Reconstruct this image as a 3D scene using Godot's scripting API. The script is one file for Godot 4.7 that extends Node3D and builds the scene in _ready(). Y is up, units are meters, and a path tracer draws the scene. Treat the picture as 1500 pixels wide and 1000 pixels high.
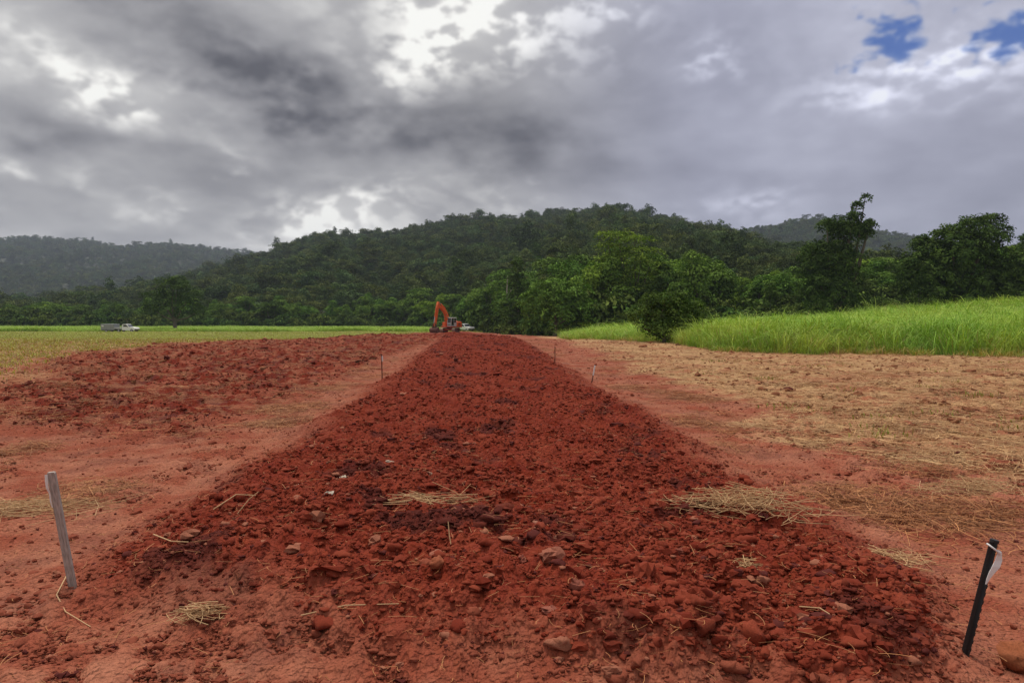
extends Node3D

# ------------------------------------------------------------------ set-up
const EXPOSURE := 1.8
var rng := RandomNumberGenerator.new()
var n_wide: FastNoiseLite
var n_mid: FastNoiseLite
var n_fine: FastNoiseLite
var n_grit: FastNoiseLite
var n_lump: FastNoiseLite
var n_pebble: FastNoiseLite
var n_patch: FastNoiseLite
var n_row: FastNoiseLite
var n_tone: FastNoiseLite
var used := {}

# along the ground ahead of the camera: [metres ahead, height]
const FALL := [[-60.0, 0.0], [44.0, 0.0], [60.0, -0.42], [90.0, -1.32], [135.0, -2.12], [200.0, -2.8], [260.0, -3.0], [9000.0, -3.0]]

func noise(seed_value: int, freq: float, octaves: int, kind := FastNoiseLite.TYPE_SIMPLEX_SMOOTH) -> FastNoiseLite:
	var n := FastNoiseLite.new()
	n.seed = seed_value
	n.noise_type = kind
	n.frequency = freq
	n.fractal_type = FastNoiseLite.FRACTAL_FBM if octaves > 1 else FastNoiseLite.FRACTAL_NONE
	n.fractal_octaves = octaves
	return n

func table(t: Array, x: float) -> float:
	if x <= t[0][0]:
		return t[0][1]
	for i in range(1, t.size()):
		if x < t[i][0]:
			var k: float = (x - t[i - 1][0]) / (t[i][0] - t[i - 1][0])
			return lerpf(t[i - 1][1], t[i][1], k)
	return t[t.size() - 1][1]

# ------------------------------------------------------------------ scene tree helpers
func numbered(called: String) -> String:
	if not used.has(called):
		used[called] = 0
		return called
	used[called] += 1
	return "%s_%03d" % [called, used[called]]

func thing(called: String, label: String, category: String, at := Vector3.ZERO, group := "") -> Node3D:
	var o := Node3D.new()
	o.name = numbered(called)
	add_child(o)
	o.position = at
	tag(o, label, category, group)
	return o

func tag(o: Node, label: String, category: String, group := "") -> void:
	o.set_meta("label", label)
	o.set_meta("category", category)
	if group:
		o.set_meta("group", group)

func put(called: String, mesh: Mesh, m: Material, parent: Node = null) -> MeshInstance3D:
	var o := MeshInstance3D.new()
	o.mesh = mesh
	o.material_override = m
	if parent == null:
		o.name = numbered(called)
		add_child(o)
	else:
		o.name = called
		parent.add_child(o, true)
	return o

func scatter(called: String, mesh: Mesh, m: Material, places: Array, tints: Array, parent: Node) -> void:
	if places.is_empty():
		return
	var mm := MultiMesh.new()
	mm.transform_format = MultiMesh.TRANSFORM_3D
	mm.use_colors = true
	mm.mesh = mesh
	mm.instance_count = places.size()
	for i in places.size():
		mm.set_instance_transform(i, places[i])
		mm.set_instance_color(i, tints[i])
	var o := MultiMeshInstance3D.new()
	o.multimesh = mm
	o.material_override = m
	o.name = called
	parent.add_child(o, true)

func stuff(called: String, label: String, category: String) -> Node3D:
	var o := Node3D.new()
	o.name = numbered(called)
	o.set_meta("kind", "stuff")
	o.set_meta("label", label)
	o.set_meta("category", category)
	add_child(o)
	return o

# ------------------------------------------------------------------ mesh helpers
class Shape:
	var v := PackedVector3Array()
	var n := PackedVector3Array()
	var c := PackedColorArray()
	var tint := Color.WHITE

	func tri(a: Vector3, b: Vector3, d: Vector3) -> void:
		var m := (d - a).cross(b - a).normalized()
		v.push_back(a); v.push_back(b); v.push_back(d)
		n.push_back(m); n.push_back(m); n.push_back(m)
		c.push_back(tint); c.push_back(tint); c.push_back(tint)

	func tri_s(a: Vector3, b: Vector3, d: Vector3, na: Vector3, nb: Vector3, nd: Vector3) -> void:
		v.push_back(a); v.push_back(b); v.push_back(d)
		n.push_back(na); n.push_back(nb); n.push_back(nd)
		c.push_back(tint); c.push_back(tint); c.push_back(tint)

	func quad(a: Vector3, b: Vector3, d: Vector3, e: Vector3) -> void:
		tri(a, b, d)
		tri(a, d, e)

	# a box with chamfered edges, in its own axes
	func box(at: Vector3, size: Vector3, bevel := 0.0, turn := Basis.IDENTITY) -> void:
		var h := size / 2.0
		var b: float = minf(bevel, minf(h.x, minf(h.y, h.z)) * 0.9)
		if b <= 0.0:
			b = 0.0005
		var pts := []
		for ax in 3:
			for s in [-1.0, 1.0]:
				var u := (ax + 1) % 3
				var w := (ax + 2) % 3
				var face := []
				for q in [[-1.0, -1.0], [1.0, -1.0], [1.0, 1.0], [-1.0, 1.0]]:
					var p := Vector3.ZERO
					p[ax] = s * h[ax]
					p[u] = q[0] * (h[u] - b)
					p[w] = q[1] * (h[w] - b)
					face.append(at + turn * p)
				if s > 0.0:
					quad(face[0], face[3], face[2], face[1])
				else:
					quad(face[0], face[1], face[2], face[3])
		for ax in 3:
			var u := (ax + 1) % 3
			var w := (ax + 2) % 3
			for su in [-1.0, 1.0]:
				for sw in [-1.0, 1.0]:
					var e := []
					for k in [[-1.0, 0], [1.0, 0], [1.0, 1], [-1.0, 1]]:
						var p := Vector3.ZERO
						p[ax] = k[0] * (h[ax] - b)
						p[u] = su * (h[u] - (b if k[1] == 1 else 0.0))
						p[w] = sw * (h[w] - (0.0 if k[1] == 1 else b))
						e.append(at + turn * p)
					if su * sw > 0.0:
						quad(e[0], e[1], e[2], e[3])
					else:
						quad(e[0], e[3], e[2], e[1])
		for sx in [-1.0, 1.0]:
			for sy in [-1.0, 1.0]:
				for sz in [-1.0, 1.0]:
					var p1 := Vector3(sx * h.x, sy * (h.y - b), sz * (h.z - b))
					var p2 := Vector3(sx * (h.x - b), sy * h.y, sz * (h.z - b))
					var p3 := Vector3(sx * (h.x - b), sy * (h.y - b), sz * h.z)
					if sx * sy * sz > 0.0:
						tri(at + turn * p1, at + turn * p3, at + turn * p2)
					else:
						tri(at + turn * p1, at + turn * p2, at + turn * p3)

	# an outline in the x-y plane pushed out along z from z0 to z1
	func prism(outline: PackedVector2Array, z0: float, z1: float) -> void:
		var o := outline.duplicate()
		if Geometry2D.is_polygon_clockwise(o):
			o.reverse()
		var idx := Geometry2D.triangulate_polygon(o)
		for i in range(0, idx.size(), 3):
			var a := o[idx[i]]
			var b := o[idx[i + 1]]
			var d := o[idx[i + 2]]
			if (b - a).cross(d - a) < 0.0:
				var t := b
				b = d
				d = t
			tri(Vector3(a.x, a.y, z1), Vector3(d.x, d.y, z1), Vector3(b.x, b.y, z1))
			tri(Vector3(a.x, a.y, z0), Vector3(b.x, b.y, z0), Vector3(d.x, d.y, z0))
		for i in o.size():
			var a := o[i]
			var b := o[(i + 1) % o.size()]
			quad(Vector3(a.x, a.y, z0), Vector3(a.x, a.y, z1), Vector3(b.x, b.y, z1), Vector3(b.x, b.y, z0))

	# a round bar through points with radii
	func tube(pts: Array, radii: Array, sides := 8, caps := true) -> void:
		var rings := []
		var nors := []
		var side := Vector3.ZERO
		for i in pts.size():
			var a: Vector3 = pts[maxi(i - 1, 0)]
			var b: Vector3 = pts[mini(i + 1, pts.size() - 1)]
			var t := (b - a).normalized()
			if side == Vector3.ZERO:
				side = t.cross(Vector3.UP if absf(t.y) < 0.9 else Vector3.RIGHT).normalized()
			side = (side - t * side.dot(t)).normalized()
			var up := t.cross(side)
			var ring := []
			var nn := []
			for k in sides:
				var w := TAU * k / sides
				var m := side * cos(w) + up * sin(w)
				nn.append(m)
				ring.append(pts[i] + m * float(radii[i]))
			rings.append(ring)
			nors.append(nn)
		for i in pts.size() - 1:
			for k in sides:
				var q := (k + 1) % sides
				tri_s(rings[i][k], rings[i + 1][k], rings[i + 1][q], nors[i][k], nors[i + 1][k], nors[i + 1][q])
				tri_s(rings[i][k], rings[i + 1][q], rings[i][q], nors[i][k], nors[i + 1][q], nors[i][q])
		if caps:
			for k in range(1, sides - 1):
				tri(rings[0][0], rings[0][k], rings[0][k + 1])
				var l: Array = rings[rings.size() - 1]
				tri(l[0], l[k + 1], l[k])

	func mesh() -> ArrayMesh:
		var a := []
		a.resize(Mesh.ARRAY_MAX)
		a[Mesh.ARRAY_VERTEX] = v
		a[Mesh.ARRAY_NORMAL] = n
		a[Mesh.ARRAY_COLOR] = c
		var m := ArrayMesh.new()
		m.add_surface_from_arrays(Mesh.PRIMITIVE_TRIANGLES, a)
		return m

func paint(r: float, g: float, b: float, rough := 0.9, metal := 0.0, spec := 0.5) -> StandardMaterial3D:
	var m := StandardMaterial3D.new()
	m.albedo_color = Color(r, g, b).linear_to_srgb()
	m.roughness = rough
	m.metallic = metal
	m.metallic_specular = spec
	return m

func coloured(rough := 0.9, tint := Color.WHITE, spec := 0.3) -> StandardMaterial3D:
	var m := StandardMaterial3D.new()
	m.vertex_color_use_as_albedo = true
	m.albedo_color = tint.linear_to_srgb()
	m.roughness = rough
	m.metallic_specular = spec
	return m

func grey_image(n: FastNoiseLite, size: int, lo: float, hi: float, power := 1.0) -> Image:
	var src := n.get_seamless_image(size, size, false, false, 0.12, true)
	src.convert(Image.FORMAT_L8)
	var d := src.get_data()
	for i in d.size():
		d[i] = int(255.0 * lerpf(lo, hi, pow(d[i] / 255.0, power)))
	return Image.create_from_data(size, size, false, Image.FORMAT_L8, d)

# ------------------------------------------------------------------ sky
# cloud masses, degrees: [azimuth, elevation, half width, half height, tilt, lightness]
const CLOUDS := [
	[-20.93, 18.34, 13.84, 3.70, 20, -0.22], [-14.34, 15.33, 7.69, 2.12, 12, -0.13], [-24.59, 11.52, 7.22, 2.01, 8, -0.14],
	[-32.25, 11.79, 4.03, 1.59, 15, -0.12], [-32.32, 8.15, 2.68, 1.32, 0, -0.07], [1.57, 13.36, 10.05, 4.76, -5, -0.16],
	[-13.90, 9.59, 6.68, 1.85, 5, -0.06], [-25.50, 8.24, 3.34, 1.59, 10, -0.07], [12.82, 19.54, 6.19, 2.65, 0, -0.06],
	[24.62, 9.45, 14.43, 4.23, 0, -0.06], [-1.56, 21.78, 5.82, 2.91, 0, 0.27], [-5.72, 20.58, 2.11, 3.17, 0, 0.15],
	[-8.30, 17.98, 2.09, 2.65, 30, 0.12], [-27.28, 14.76, 2.4, 1.1, 0, 0.27], [-31.40, 16.25, 5.87, 0.95, 25, 0.13],
	[-14.42, 7.19, 3.6, 1.25, 0, 0.27], [-12.94, 6.38, 4.64, 1.06, 0, 0.10], [-30.40, 8.63, 1.14, 0.53, 0, 0.12],
	[-34.32, 9.02, 0.66, 0.53, 0, 0.15], [-20.10, 11.88, 2.0, 0.8, 40, 0.10], [-21.05, 9.70, 0.74, 0.32, 0, 0.12],
	[14.31, 18.31, 1.5, 1.1, 0, 0.15], [7.76, 21.83, 2.10, 0.63, 0, 0.12], [18.28, 8.18, 2.76, 1.16, 0, 0.13],
	[28.27, 16.32, 4.19, 0.95, -5, 0.20], [33.26, 15.93, 2.65, 1.32, 0, 0.15], [0.53, 8.35, 2.12, 1.06, 0, 0.12],
	[-6.80, 9.05, 4.20, 1.59, 0, 0.08], [-26.36, 7.49, 1.3, 0.9, 0, 0.12], [-24.00, 7.17, 0.9, 0.7, 0, 0.10]]
const GAPS := [[26.93, 17.97, 1.32, 1.16], [33.52, 17.35, 1.76, 0.85]]

var s_big: FastNoiseLite
var s_mid: FastNoiseLite
var s_small: FastNoiseLite
var s_warp: FastNoiseLite
var s_tiny: FastNoiseLite

func sky_at(az: float, el: float) -> Color:
	var ar := deg_to_rad(az)
	var er := deg_to_rad(el)
	var y := sin(er)
	var k := cos(er) / (maxf(y, 0.0) + 0.16)
	# where the line of sight meets the cloud layer
	var px := sin(ar) * k
	var pz := -cos(ar) * k
	var warp := s_warp.get_noise_2d(px, pz)
	var warp2 := s_warp.get_noise_2d(px + 31.0, pz - 17.0)
	var big := s_big.get_noise_2d(px + warp * 0.25, pz + warp2 * 0.25)
	var mid := s_mid.get_noise_2d(px + warp * 0.15, pz + warp2 * 0.15)
	var small := s_small.get_noise_2d(px, pz)
	var streak := s_mid.get_noise_2d(px * 1.7 + pz * 0.6 + 9.0, pz * 0.55 - px * 0.2)
	var tiny := s_tiny.get_noise_3d(az + 2.0 * warp, el * 1.9 + 2.0 * warp2, 4.0)
	var wisp := s_tiny.get_noise_3d(az * 1.3 - el * 0.9, el * 2.6 + az * 0.5, 40.0)
	var light := 0.72 + 0.08 * big + 0.075 * mid + 0.045 * small + 0.045 * streak + 0.06 * tiny + 0.045 * wisp
	var right := smoothstep(-4.0, 16.0, az) * smoothstep(75.0, 45.0, az)
	light = lerpf(light, 0.69 + 0.45 * (light - 0.70), right * 0.7)
	var crisp := s_tiny.get_noise_3d(az * 2.6 + 3.0 * mid, el * 4.6 + 3.0 * warp, 120.0)
	light += 0.035 * crisp
	if absf(az) < 60.0 and el < 45.0:
		var wa := az + 2.2 * mid + 1.1 * small + 1.2 * warp + 2.2 * tiny
		var we := el + 1.2 * warp2 + 0.7 * small + 0.6 * big + 1.1 * tiny + 0.6 * wisp
		var thin := 0.0
		for b in CLOUDS:
			var dx: float = wa - b[0]
			var dy: float = we - b[1]
			if absf(dx) > 3.0 * b[2] + 3.0:
				continue
			var t: float = deg_to_rad(b[4])
			var u: float = (dx * cos(t) - dy * sin(t)) / b[2]
			var w: float = (dx * sin(t) + dy * cos(t)) / b[3]
			var q: float = u * u + w * w
			if q < 9.0:
				if b[5] > 0.0:
					thin += b[5] * exp(-q * 0.6)
				else:
					light += b[5] * 0.9 * exp(-q * 0.8) * (1.0 + 0.9 * wisp + 0.7 * tiny + 0.4 * crisp)
		# where the cloud is thin it breaks up into ragged bright gaps
		light += thin * (0.3 + 1.1 * smoothstep(-0.34, 0.42, crisp + 0.7 * tiny + 0.4 * wisp))
	light = clampf(light, 0.36, 1.0)
	var c: Color
	if light < 0.62:
		c = Color(0.40, 0.40, 0.425).lerp(Color(0.62, 0.618, 0.632), (light - 0.40) / 0.22)
	else:
		c = Color(0.62, 0.618, 0.632).lerp(Color(0.985, 0.98, 0.965), (light - 0.62) / 0.36)
	c = c.lerp(Color(c.r * 0.95, c.g * 0.965, c.b * 1.055), right)
	if el < 45.0:
		for g in GAPS:
			var u: float = (az - g[0] + 0.5 * tiny) / g[2]
			var w: float = (el - g[1] + 0.5 * warp) / g[3]
			var m := 0.92 * smoothstep(0.28, 0.88, exp(-0.45 * (u * u + w * w)) + 0.75 * s_tiny.get_noise_3d(az * 3.2 + 2.0 * crisp, el * 6.0, 80.0) + 0.3 * tiny) if u * u + w * w < 9.0 else 0.0
			c = c.lerp(Color(0.29, 0.42, 0.69), m)
	c = Color(clampf(c.r, 0.0, 1.0), clampf(c.g, 0.0, 1.0), clampf(c.b, 0.0, 1.0)).srgb_to_linear()
	# overcast brightening towards the zenith, added above the view to light the ground
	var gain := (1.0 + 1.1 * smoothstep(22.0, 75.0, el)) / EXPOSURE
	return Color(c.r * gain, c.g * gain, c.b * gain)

func make_sky() -> Sky:
	s_big = noise(11, 0.35, 3)
	s_mid = noise(12, 0.9, 4)
	s_small = noise(13, 2.6, 5)
	s_warp = noise(14, 0.7, 2)
	s_tiny = noise(15, 0.16, 6)
	var w := 768
	var h := 384
	var img := Image.create(w, h, false, Image.FORMAT_RGBF)
	var low := Color(0.075, 0.05, 0.035)
	img.fill(low)
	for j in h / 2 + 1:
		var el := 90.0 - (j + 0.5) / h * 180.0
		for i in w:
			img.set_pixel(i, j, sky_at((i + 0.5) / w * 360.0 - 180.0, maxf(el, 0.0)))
	img.resize(3072, 1536, Image.INTERPOLATE_CUBIC)
	# the same clouds, finer, where fine detail can be made out
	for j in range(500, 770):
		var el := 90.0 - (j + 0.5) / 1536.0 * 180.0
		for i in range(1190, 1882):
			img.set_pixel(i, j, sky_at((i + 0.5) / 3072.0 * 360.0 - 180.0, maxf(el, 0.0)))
	# the panorama's first column lies straight ahead
	var turned := Image.create(3072, 1536, false, Image.FORMAT_RGBF)
	turned.blit_rect(img, Rect2i(1536, 0, 1536, 1536), Vector2i(0, 0))
	turned.blit_rect(img, Rect2i(0, 0, 1536, 1536), Vector2i(1536, 0))
	img = turned
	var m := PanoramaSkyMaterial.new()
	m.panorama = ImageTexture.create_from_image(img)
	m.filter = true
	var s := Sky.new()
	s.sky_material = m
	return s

func set_up() -> void:
	var cam := Camera3D.new()
	cam.name = "camera"
	cam.position = Vector3(0, 1.6, 0)
	cam.rotation_degrees = Vector3(-2.115, 0, 0)
	cam.fov = 49.56
	cam.near = 0.05
	cam.far = 9000.0
	cam.current = true
	add_child(cam)
	var env := Environment.new()
	env.background_mode = Environment.BG_SKY
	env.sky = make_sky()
	env.tonemap_mode = Environment.TONE_MAPPER_LINEAR
	env.tonemap_exposure = EXPOSURE
	env.sdfgi_enabled = true
	env.ssao_enabled = true
	env.ssil_enabled = true
	env.fog_enabled = true
	env.fog_density = 0.00015
	env.fog_light_color = Color(0.86, 0.91, 1.0)
	var we := WorldEnvironment.new()
	we.name = "world_environment"
	we.environment = env
	add_child(we)
	# the sun behind thick cloud, ahead of the camera and a little to the left
	var sun := DirectionalLight3D.new()
	sun.name = "sun"
	sun.light_color = Color(1.0, 0.96, 0.9)
	sun.light_energy = 0.5
	sun.light_angular_distance = 14.0
	sun.shadow_enabled = true
	add_child(sun)
	sun.look_at_from_position(Vector3.ZERO, Vector3(0.22, -1.0, 0.42), Vector3.UP)

# ------------------------------------------------------------------ ground
func mound_axis(d: float) -> float:
	return 0.15 - 0.046 * d

# how far a point lies on the heap of fresh soil, 0 to 1
func on_mound(x: float, d: float, wobble: float) -> float:
	var ragged := n_mid.get_noise_2d(x * 0.9 + 11.0, d * 0.9)
	var u := absf(x - mound_axis(d) + 0.2 * wobble * minf(1.0, d / 8.0) + 0.16 * ragged)
	var w := 2.22 + 0.004 * d + 0.14 * smoothstep(9.0, 4.0, d)
	var front := 3.3 - 0.3 * (x + 0.3) + maxf(0.0, x - 1.45) * 1.4 + 0.2 * wobble + 0.2 * ragged
	return smoothstep(w + 0.55, w - 0.5, u) * smoothstep(front - 0.3, front + 0.5, d) * smoothstep(150.0, 120.0, d)

func broad_height(x: float, d: float) -> float:
	var h := table(FALL, d)
	if d > 26.0 and x > 14.0:
		h += clampf((d - 26.0) / 55.0, 0.0, 1.0) * 0.0965 * clampf(x - 23.0, 0.0, 70.0)
	return h

func mound_height(x: float, d: float, m: float) -> float:
	var u := (x - mound_axis(d)) / 2.3
	return m * (0.27 - 0.07 * u * u)

# height of the walked-on ground without the small lumps
func ground_height(x: float, d: float) -> float:
	var wob := n_wide.get_noise_2d(x, d)
	var h := broad_height(x, d)
	h += mound_height(x, d, on_mound(x, d, wob))
	h += 0.05 * n_wide.get_noise_2d(x * 0.8 + 40.0, d * 0.8)
	h += low_heap(x, d)
	return h

# the stretch of torn-up soil left of the track
func torn(x: float, d: float, wob: float) -> float:
	var edge_l := table([[6.0, -9.0], [12.0, -10.2], [17.0, -12.2], [28.0, -17.5], [40.0, -18.5], [48.0, -14.5], [60.0, -11.6], [90.0, -15.0], [138.0, -20.5], [160.0, -22.0]], d) + 1.6 * wob + 1.3 * n_mid.get_noise_2d(x * 0.5, d * 0.5)
	var edge_r := mound_axis(d) - 3.6 - 0.5 * wob + 2.0 * smoothstep(30.0, 50.0, d)
	return smoothstep(edge_l - 1.2, edge_l + 1.8, x) * smoothstep(edge_r + 0.4, edge_r - 0.6, x) * smoothstep(7.0, 13.0, d + 3.0 * wob + 2.0 * n_mid.get_noise_2d(x * 0.6, d * 0.6 + 9.0)) * smoothstep(165.0, 150.0, d)

func straw_right(x: float, d: float, wob: float, fine: float) -> float:
	var edge := 3.5 + 1.1 * wob + 0.6 * fine + 2.2 * smoothstep(9.0, 5.0, d)
	return smoothstep(edge - 0.5, edge + 1.0, x) * smoothstep(5.0, 7.5, d + 1.5 * fine)

func straw_left(x: float, d: float, wob: float) -> float:
	var edge := table([[5.0, -6.0], [9.0, -8.0], [12.0, -10.2], [17.0, -12.2], [28.0, -17.5], [40.0, -18.5], [48.0, -14.5], [60.0, -11.6], [90.0, -15.0], [138.0, -20.5], [155.0, -21.0], [168.0, 6.0], [300.0, 20.0]], d) + 1.6 * wob + 1.3 * n_mid.get_noise_2d(x * 0.5, d * 0.5)
	return smoothstep(edge + 1.6, edge - 2.2, x + 1.6 * n_fine.get_noise_2d(x * 0.25, d * 0.25)) * smoothstep(7.0, 13.0, d + 4.0 * wob)

# the spread soil left of the heap lies higher towards its far end
func low_heap(x: float, d: float) -> float:
	if d < 30.0 or d > 175.0:
		return 0.0
	var u := x - mound_axis(d)
	return 0.3 * smoothstep(32.0, 52.0, d) * smoothstep(170.0, 155.0, d) * smoothstep(-12.0, -7.0, u) * smoothstep(0.0, -2.5, u)

func make_ground() -> void:
	var angles := PackedFloat32Array()
	var a := -180.0
	while a < 180.001:
		angles.push_back(a)
		var t := absf(a)
		if a < -43.0:
			a = minf(a + clampf((t - 42.0) * 0.25, 0.3, 6.0), -42.0) if a < -42.3 else -42.0
		elif a < 42.0:
			a += 0.11
		else:
			a += clampf((t - 41.5) * 0.25, 0.3, 6.0)
	angles[angles.size() - 1] = 180.0
	var radii := PackedFloat32Array([0.0, 0.5, 0.9, 1.2, 1.5, 1.7, 1.9, 2.05, 2.2, 2.3])
	var r := 2.4
	while r < 6500.0:
		radii.push_back(r)
		r += 0.0125 + 0.0040 * r if r < 62.0 else (0.02 * r if r < 300.0 else 0.07 * r)
	var na := angles.size()
	var nr := radii.size()
	var sines := PackedFloat32Array()
	var cosines := PackedFloat32Array()
	for i in na:
		sines.push_back(sin(deg_to_rad(angles[i])))
		cosines.push_back(cos(deg_to_rad(angles[i])))
	var pos := PackedVector3Array()
	var col := PackedColorArray()
	pos.resize(na * nr)
	col.resize(na * nr)
	var fresh := Color(0.205, 0.030, 0.0155)
	var fresh_light := Color(0.29, 0.056, 0.029)
	var wet := Color(0.075, 0.019, 0.016)
	var packed := Color(0.37, 0.115, 0.066)
	var packed_light := Color(0.46, 0.18, 0.108)
	var purple := Color(0.15, 0.042, 0.033)
	var straw := Color(0.58, 0.36, 0.18)
	var straw_soil := Color(0.45, 0.185, 0.095)
	var mown := Color(0.40, 0.385, 0.085)
	var lush := Color(0.10, 0.135, 0.025)
	var k := 0
	for j in nr:
		var rr := radii[j]
		var step := 0.0125 + 0.004 * rr if rr < 62.0 else 0.02 * rr
		var f_fine := clampf(0.10 / step, 0.0, 1.0)
		var f_lump := clampf(0.06 / step, 0.0, 1.0)
		var f_grit := clampf(0.025 / step, 0.0, 1.0)
		for i in na:
			var x := rr * sines[i]
			var d := rr * cosines[i]
			var wob := n_wide.get_noise_2d(x, d)
			var h := broad_height(x, d) + 0.05 * n_wide.get_noise_2d(x * 0.8 + 40.0, d * 0.8) + low_heap(x, d)
			var c: Color
			if rr > 320.0:
				c = lush.lerp(Color(0.05, 0.06, 0.02), 0.5 + 0.5 * wob)
			else:
				var m := on_mound(x, d, wob)
				var t := torn(x, d, wob)
				var mid := n_mid.get_noise_2d(x, d)
				var fine := n_fine.get_noise_2d(x, d)
				var patch := n_patch.get_noise_2d(x, d)
				var tone := n_tone.get_noise_2d(x, d)
				var stain := n_tone.get_noise_2d(x * 0.45 + 70.0, d * 0.45)
				var sr := straw_right(x, d, wob, mid)
				var sl := straw_left(x, d, wob)
				var lump := 0.0
				var pebble := 0.0
				if rr < 62.0:
					lump = -n_lump.get_noise_2d(x + 0.05 * fine, d + 0.05 * mid) - 0.55
					if rr < 16.0:
						pebble = -n_pebble.get_noise_2d(x, d) - 0.5
				var row := n_row.get_noise_2d(x * 0.35 + 0.12 * d, d)
				var loose := maxf(m, t * 0.9)
				h += mound_height(x, d, m)
				h += loose * (0.085 * mid + f_fine * 0.06 * fine + f_lump * 0.085 * lump + f_grit * 0.04 * pebble)
				h += t * (0.15 * maxf(row, -0.15) + 0.05 * mid)
				var firm := 1.0 - loose
				# what lies on the trodden soil: crumbs where patches are rough
				var rough := smoothstep(-0.05, 0.4, patch + 0.4 * mid)
				h += firm * (0.022 * mid + f_fine * (0.018 + 0.04 * rough) * fine + rough * f_lump * 0.05 * maxf(lump, -0.1) + f_grit * 0.008 * pebble)
				var s := maxf(sr, sl)
				h += s * (0.05 * maxf(row, 0.0) + 0.05 * maxf(mid, 0.0) + f_fine * 0.03 * fine)
				# colours of the soils
				c = packed.lerp(packed_light, clampf(0.45 + 0.9 * stain + 0.5 * tone, 0.0, 1.0))
				c = c.lerp(purple, 0.4 * smoothstep(0.15, 0.5, stain - 0.4 * tone))
				c = c.lerp(fresh_light, 0.5 * smoothstep(0.0, 0.4, -stain + 0.4 * tone))
				var tc := fresh.lerp(purple, smoothstep(0.0, 0.45, stain + 0.5 * tone)).lerp(packed, smoothstep(0.02, 0.4, -stain + 0.6 * tone) * 0.8)
				tc = tc.lerp(straw_soil, smoothstep(0.1, 0.5, tone + 0.6 * stain + 0.25 * smoothstep(-7.0, -14.0, x - mound_axis(d))) * 0.5)
				c = c.lerp(tc, t)
				var mc := fresh.lerp(fresh_light, clampf(0.35 + 0.8 * tone + 0.5 * stain, 0.0, 1.0))
				mc = mc.lerp(wet, smoothstep(0.28, 0.5, n_patch.get_noise_2d(x * 1.6 + 60.0, d * 1.6) + 0.3 * tone) * 0.7)
				c = c.lerp(mc, m)
				var sc := straw_soil.lerp(straw, clampf(0.55 + 0.8 * tone + 0.5 * stain + 0.4 * smoothstep(10.0, 22.0, d), 0.0, 1.0))
				sc = sc.lerp(packed, 0.65 * smoothstep(0.08, 0.4, n_patch.get_noise_2d(x * 0.6 + 25.0, d + 13.0) + 0.4 * tone))
				c = c.lerp(sc, sr * (1.0 - m) * clampf(0.7 + 0.8 * tone + 0.5 * stain + 0.4 * smoothstep(8.0, 16.0, d), 0.0, 1.0))
				var green := smoothstep(34.0, 62.0, d + 10.0 * wob + 4.0 * mid)
				var lc := straw_soil.lerp(straw, clampf(0.5 + 0.8 * tone + 0.5 * stain, 0.0, 1.0)).lerp(mown, green)
				lc = lc.lerp(Color(0.36, 0.19, 0.075), smoothstep(0.12, 0.45, stain + 0.3 * tone) * 0.5)
				c = c.lerp(lc, sl * (1.0 - m))
				if d > 26.0 and x > -6.0:
					c = c.lerp(lush, tall_grass(x, d, 0.0))
				c = c.lerp(Color(0.05, 0.055, 0.02), smoothstep(200.0, 260.0, d))
			pos[k] = Vector3(x, h, -d)
			col[k] = c
			k += 1
	var nor := PackedVector3Array()
	nor.resize(na * nr)
	for j in nr:
		var j0 := maxi(j - 1, 0)
		var j1 := mini(j + 1, nr - 1)
		for i in na:
			var i0 := i - 1 if i > 0 else na - 2
			var i1 := i + 1 if i < na - 1 else 1
			var e := (pos[j * na + i1] - pos[j * na + i0]).cross(pos[j0 * na + i] - pos[j1 * na + i])
			nor[j * na + i] = -e.normalized() if e.y < 0.0 else (e.normalized() if e.length_squared() > 0.0 else Vector3.UP)
	var idx := PackedInt32Array()
	idx.resize((na - 1) * (nr - 1) * 6)
	k = 0
	for j in nr - 1:
		for i in na - 1:
			var p := j * na + i
			idx[k] = p
			idx[k + 1] = p + na
			idx[k + 2] = p + na + 1
			idx[k + 3] = p
			idx[k + 4] = p + na + 1
			idx[k + 5] = p + 1
			k += 6
	var arr := []
	arr.resize(Mesh.ARRAY_MAX)
	arr[Mesh.ARRAY_VERTEX] = pos
	arr[Mesh.ARRAY_NORMAL] = nor
	arr[Mesh.ARRAY_COLOR] = col
	arr[Mesh.ARRAY_INDEX] = idx
	var mesh := ArrayMesh.new()
	mesh.add_surface_from_arrays(Mesh.PRIMITIVE_TRIANGLES, arr)
	var mat := StandardMaterial3D.new()
	mat.vertex_color_use_as_albedo = true
	mat.roughness = 0.95
	mat.metallic_specular = 0.2
	mat.uv1_triplanar = true
	mat.uv1_world_triplanar = true
	mat.uv1_scale = Vector3(0.83, 0.83, 0.83)
	mat.albedo_texture = ImageTexture.create_from_image(grey_image(noise(41, 0.06, 5), 512, 0.72, 1.0, 0.7))
	mat.heightmap_enabled = true
	mat.heightmap_texture = ImageTexture.create_from_image(grey_image(noise(42, 0.05, 5, FastNoiseLite.TYPE_SIMPLEX), 512, 0.0, 1.0))
	mat.heightmap_scale = 3.0
	var o := put("ground", mesh, mat)
	o.set_meta("kind", "structure")
	o.set_meta("label", "red soil and mown field running to the foot of the hills")

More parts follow.
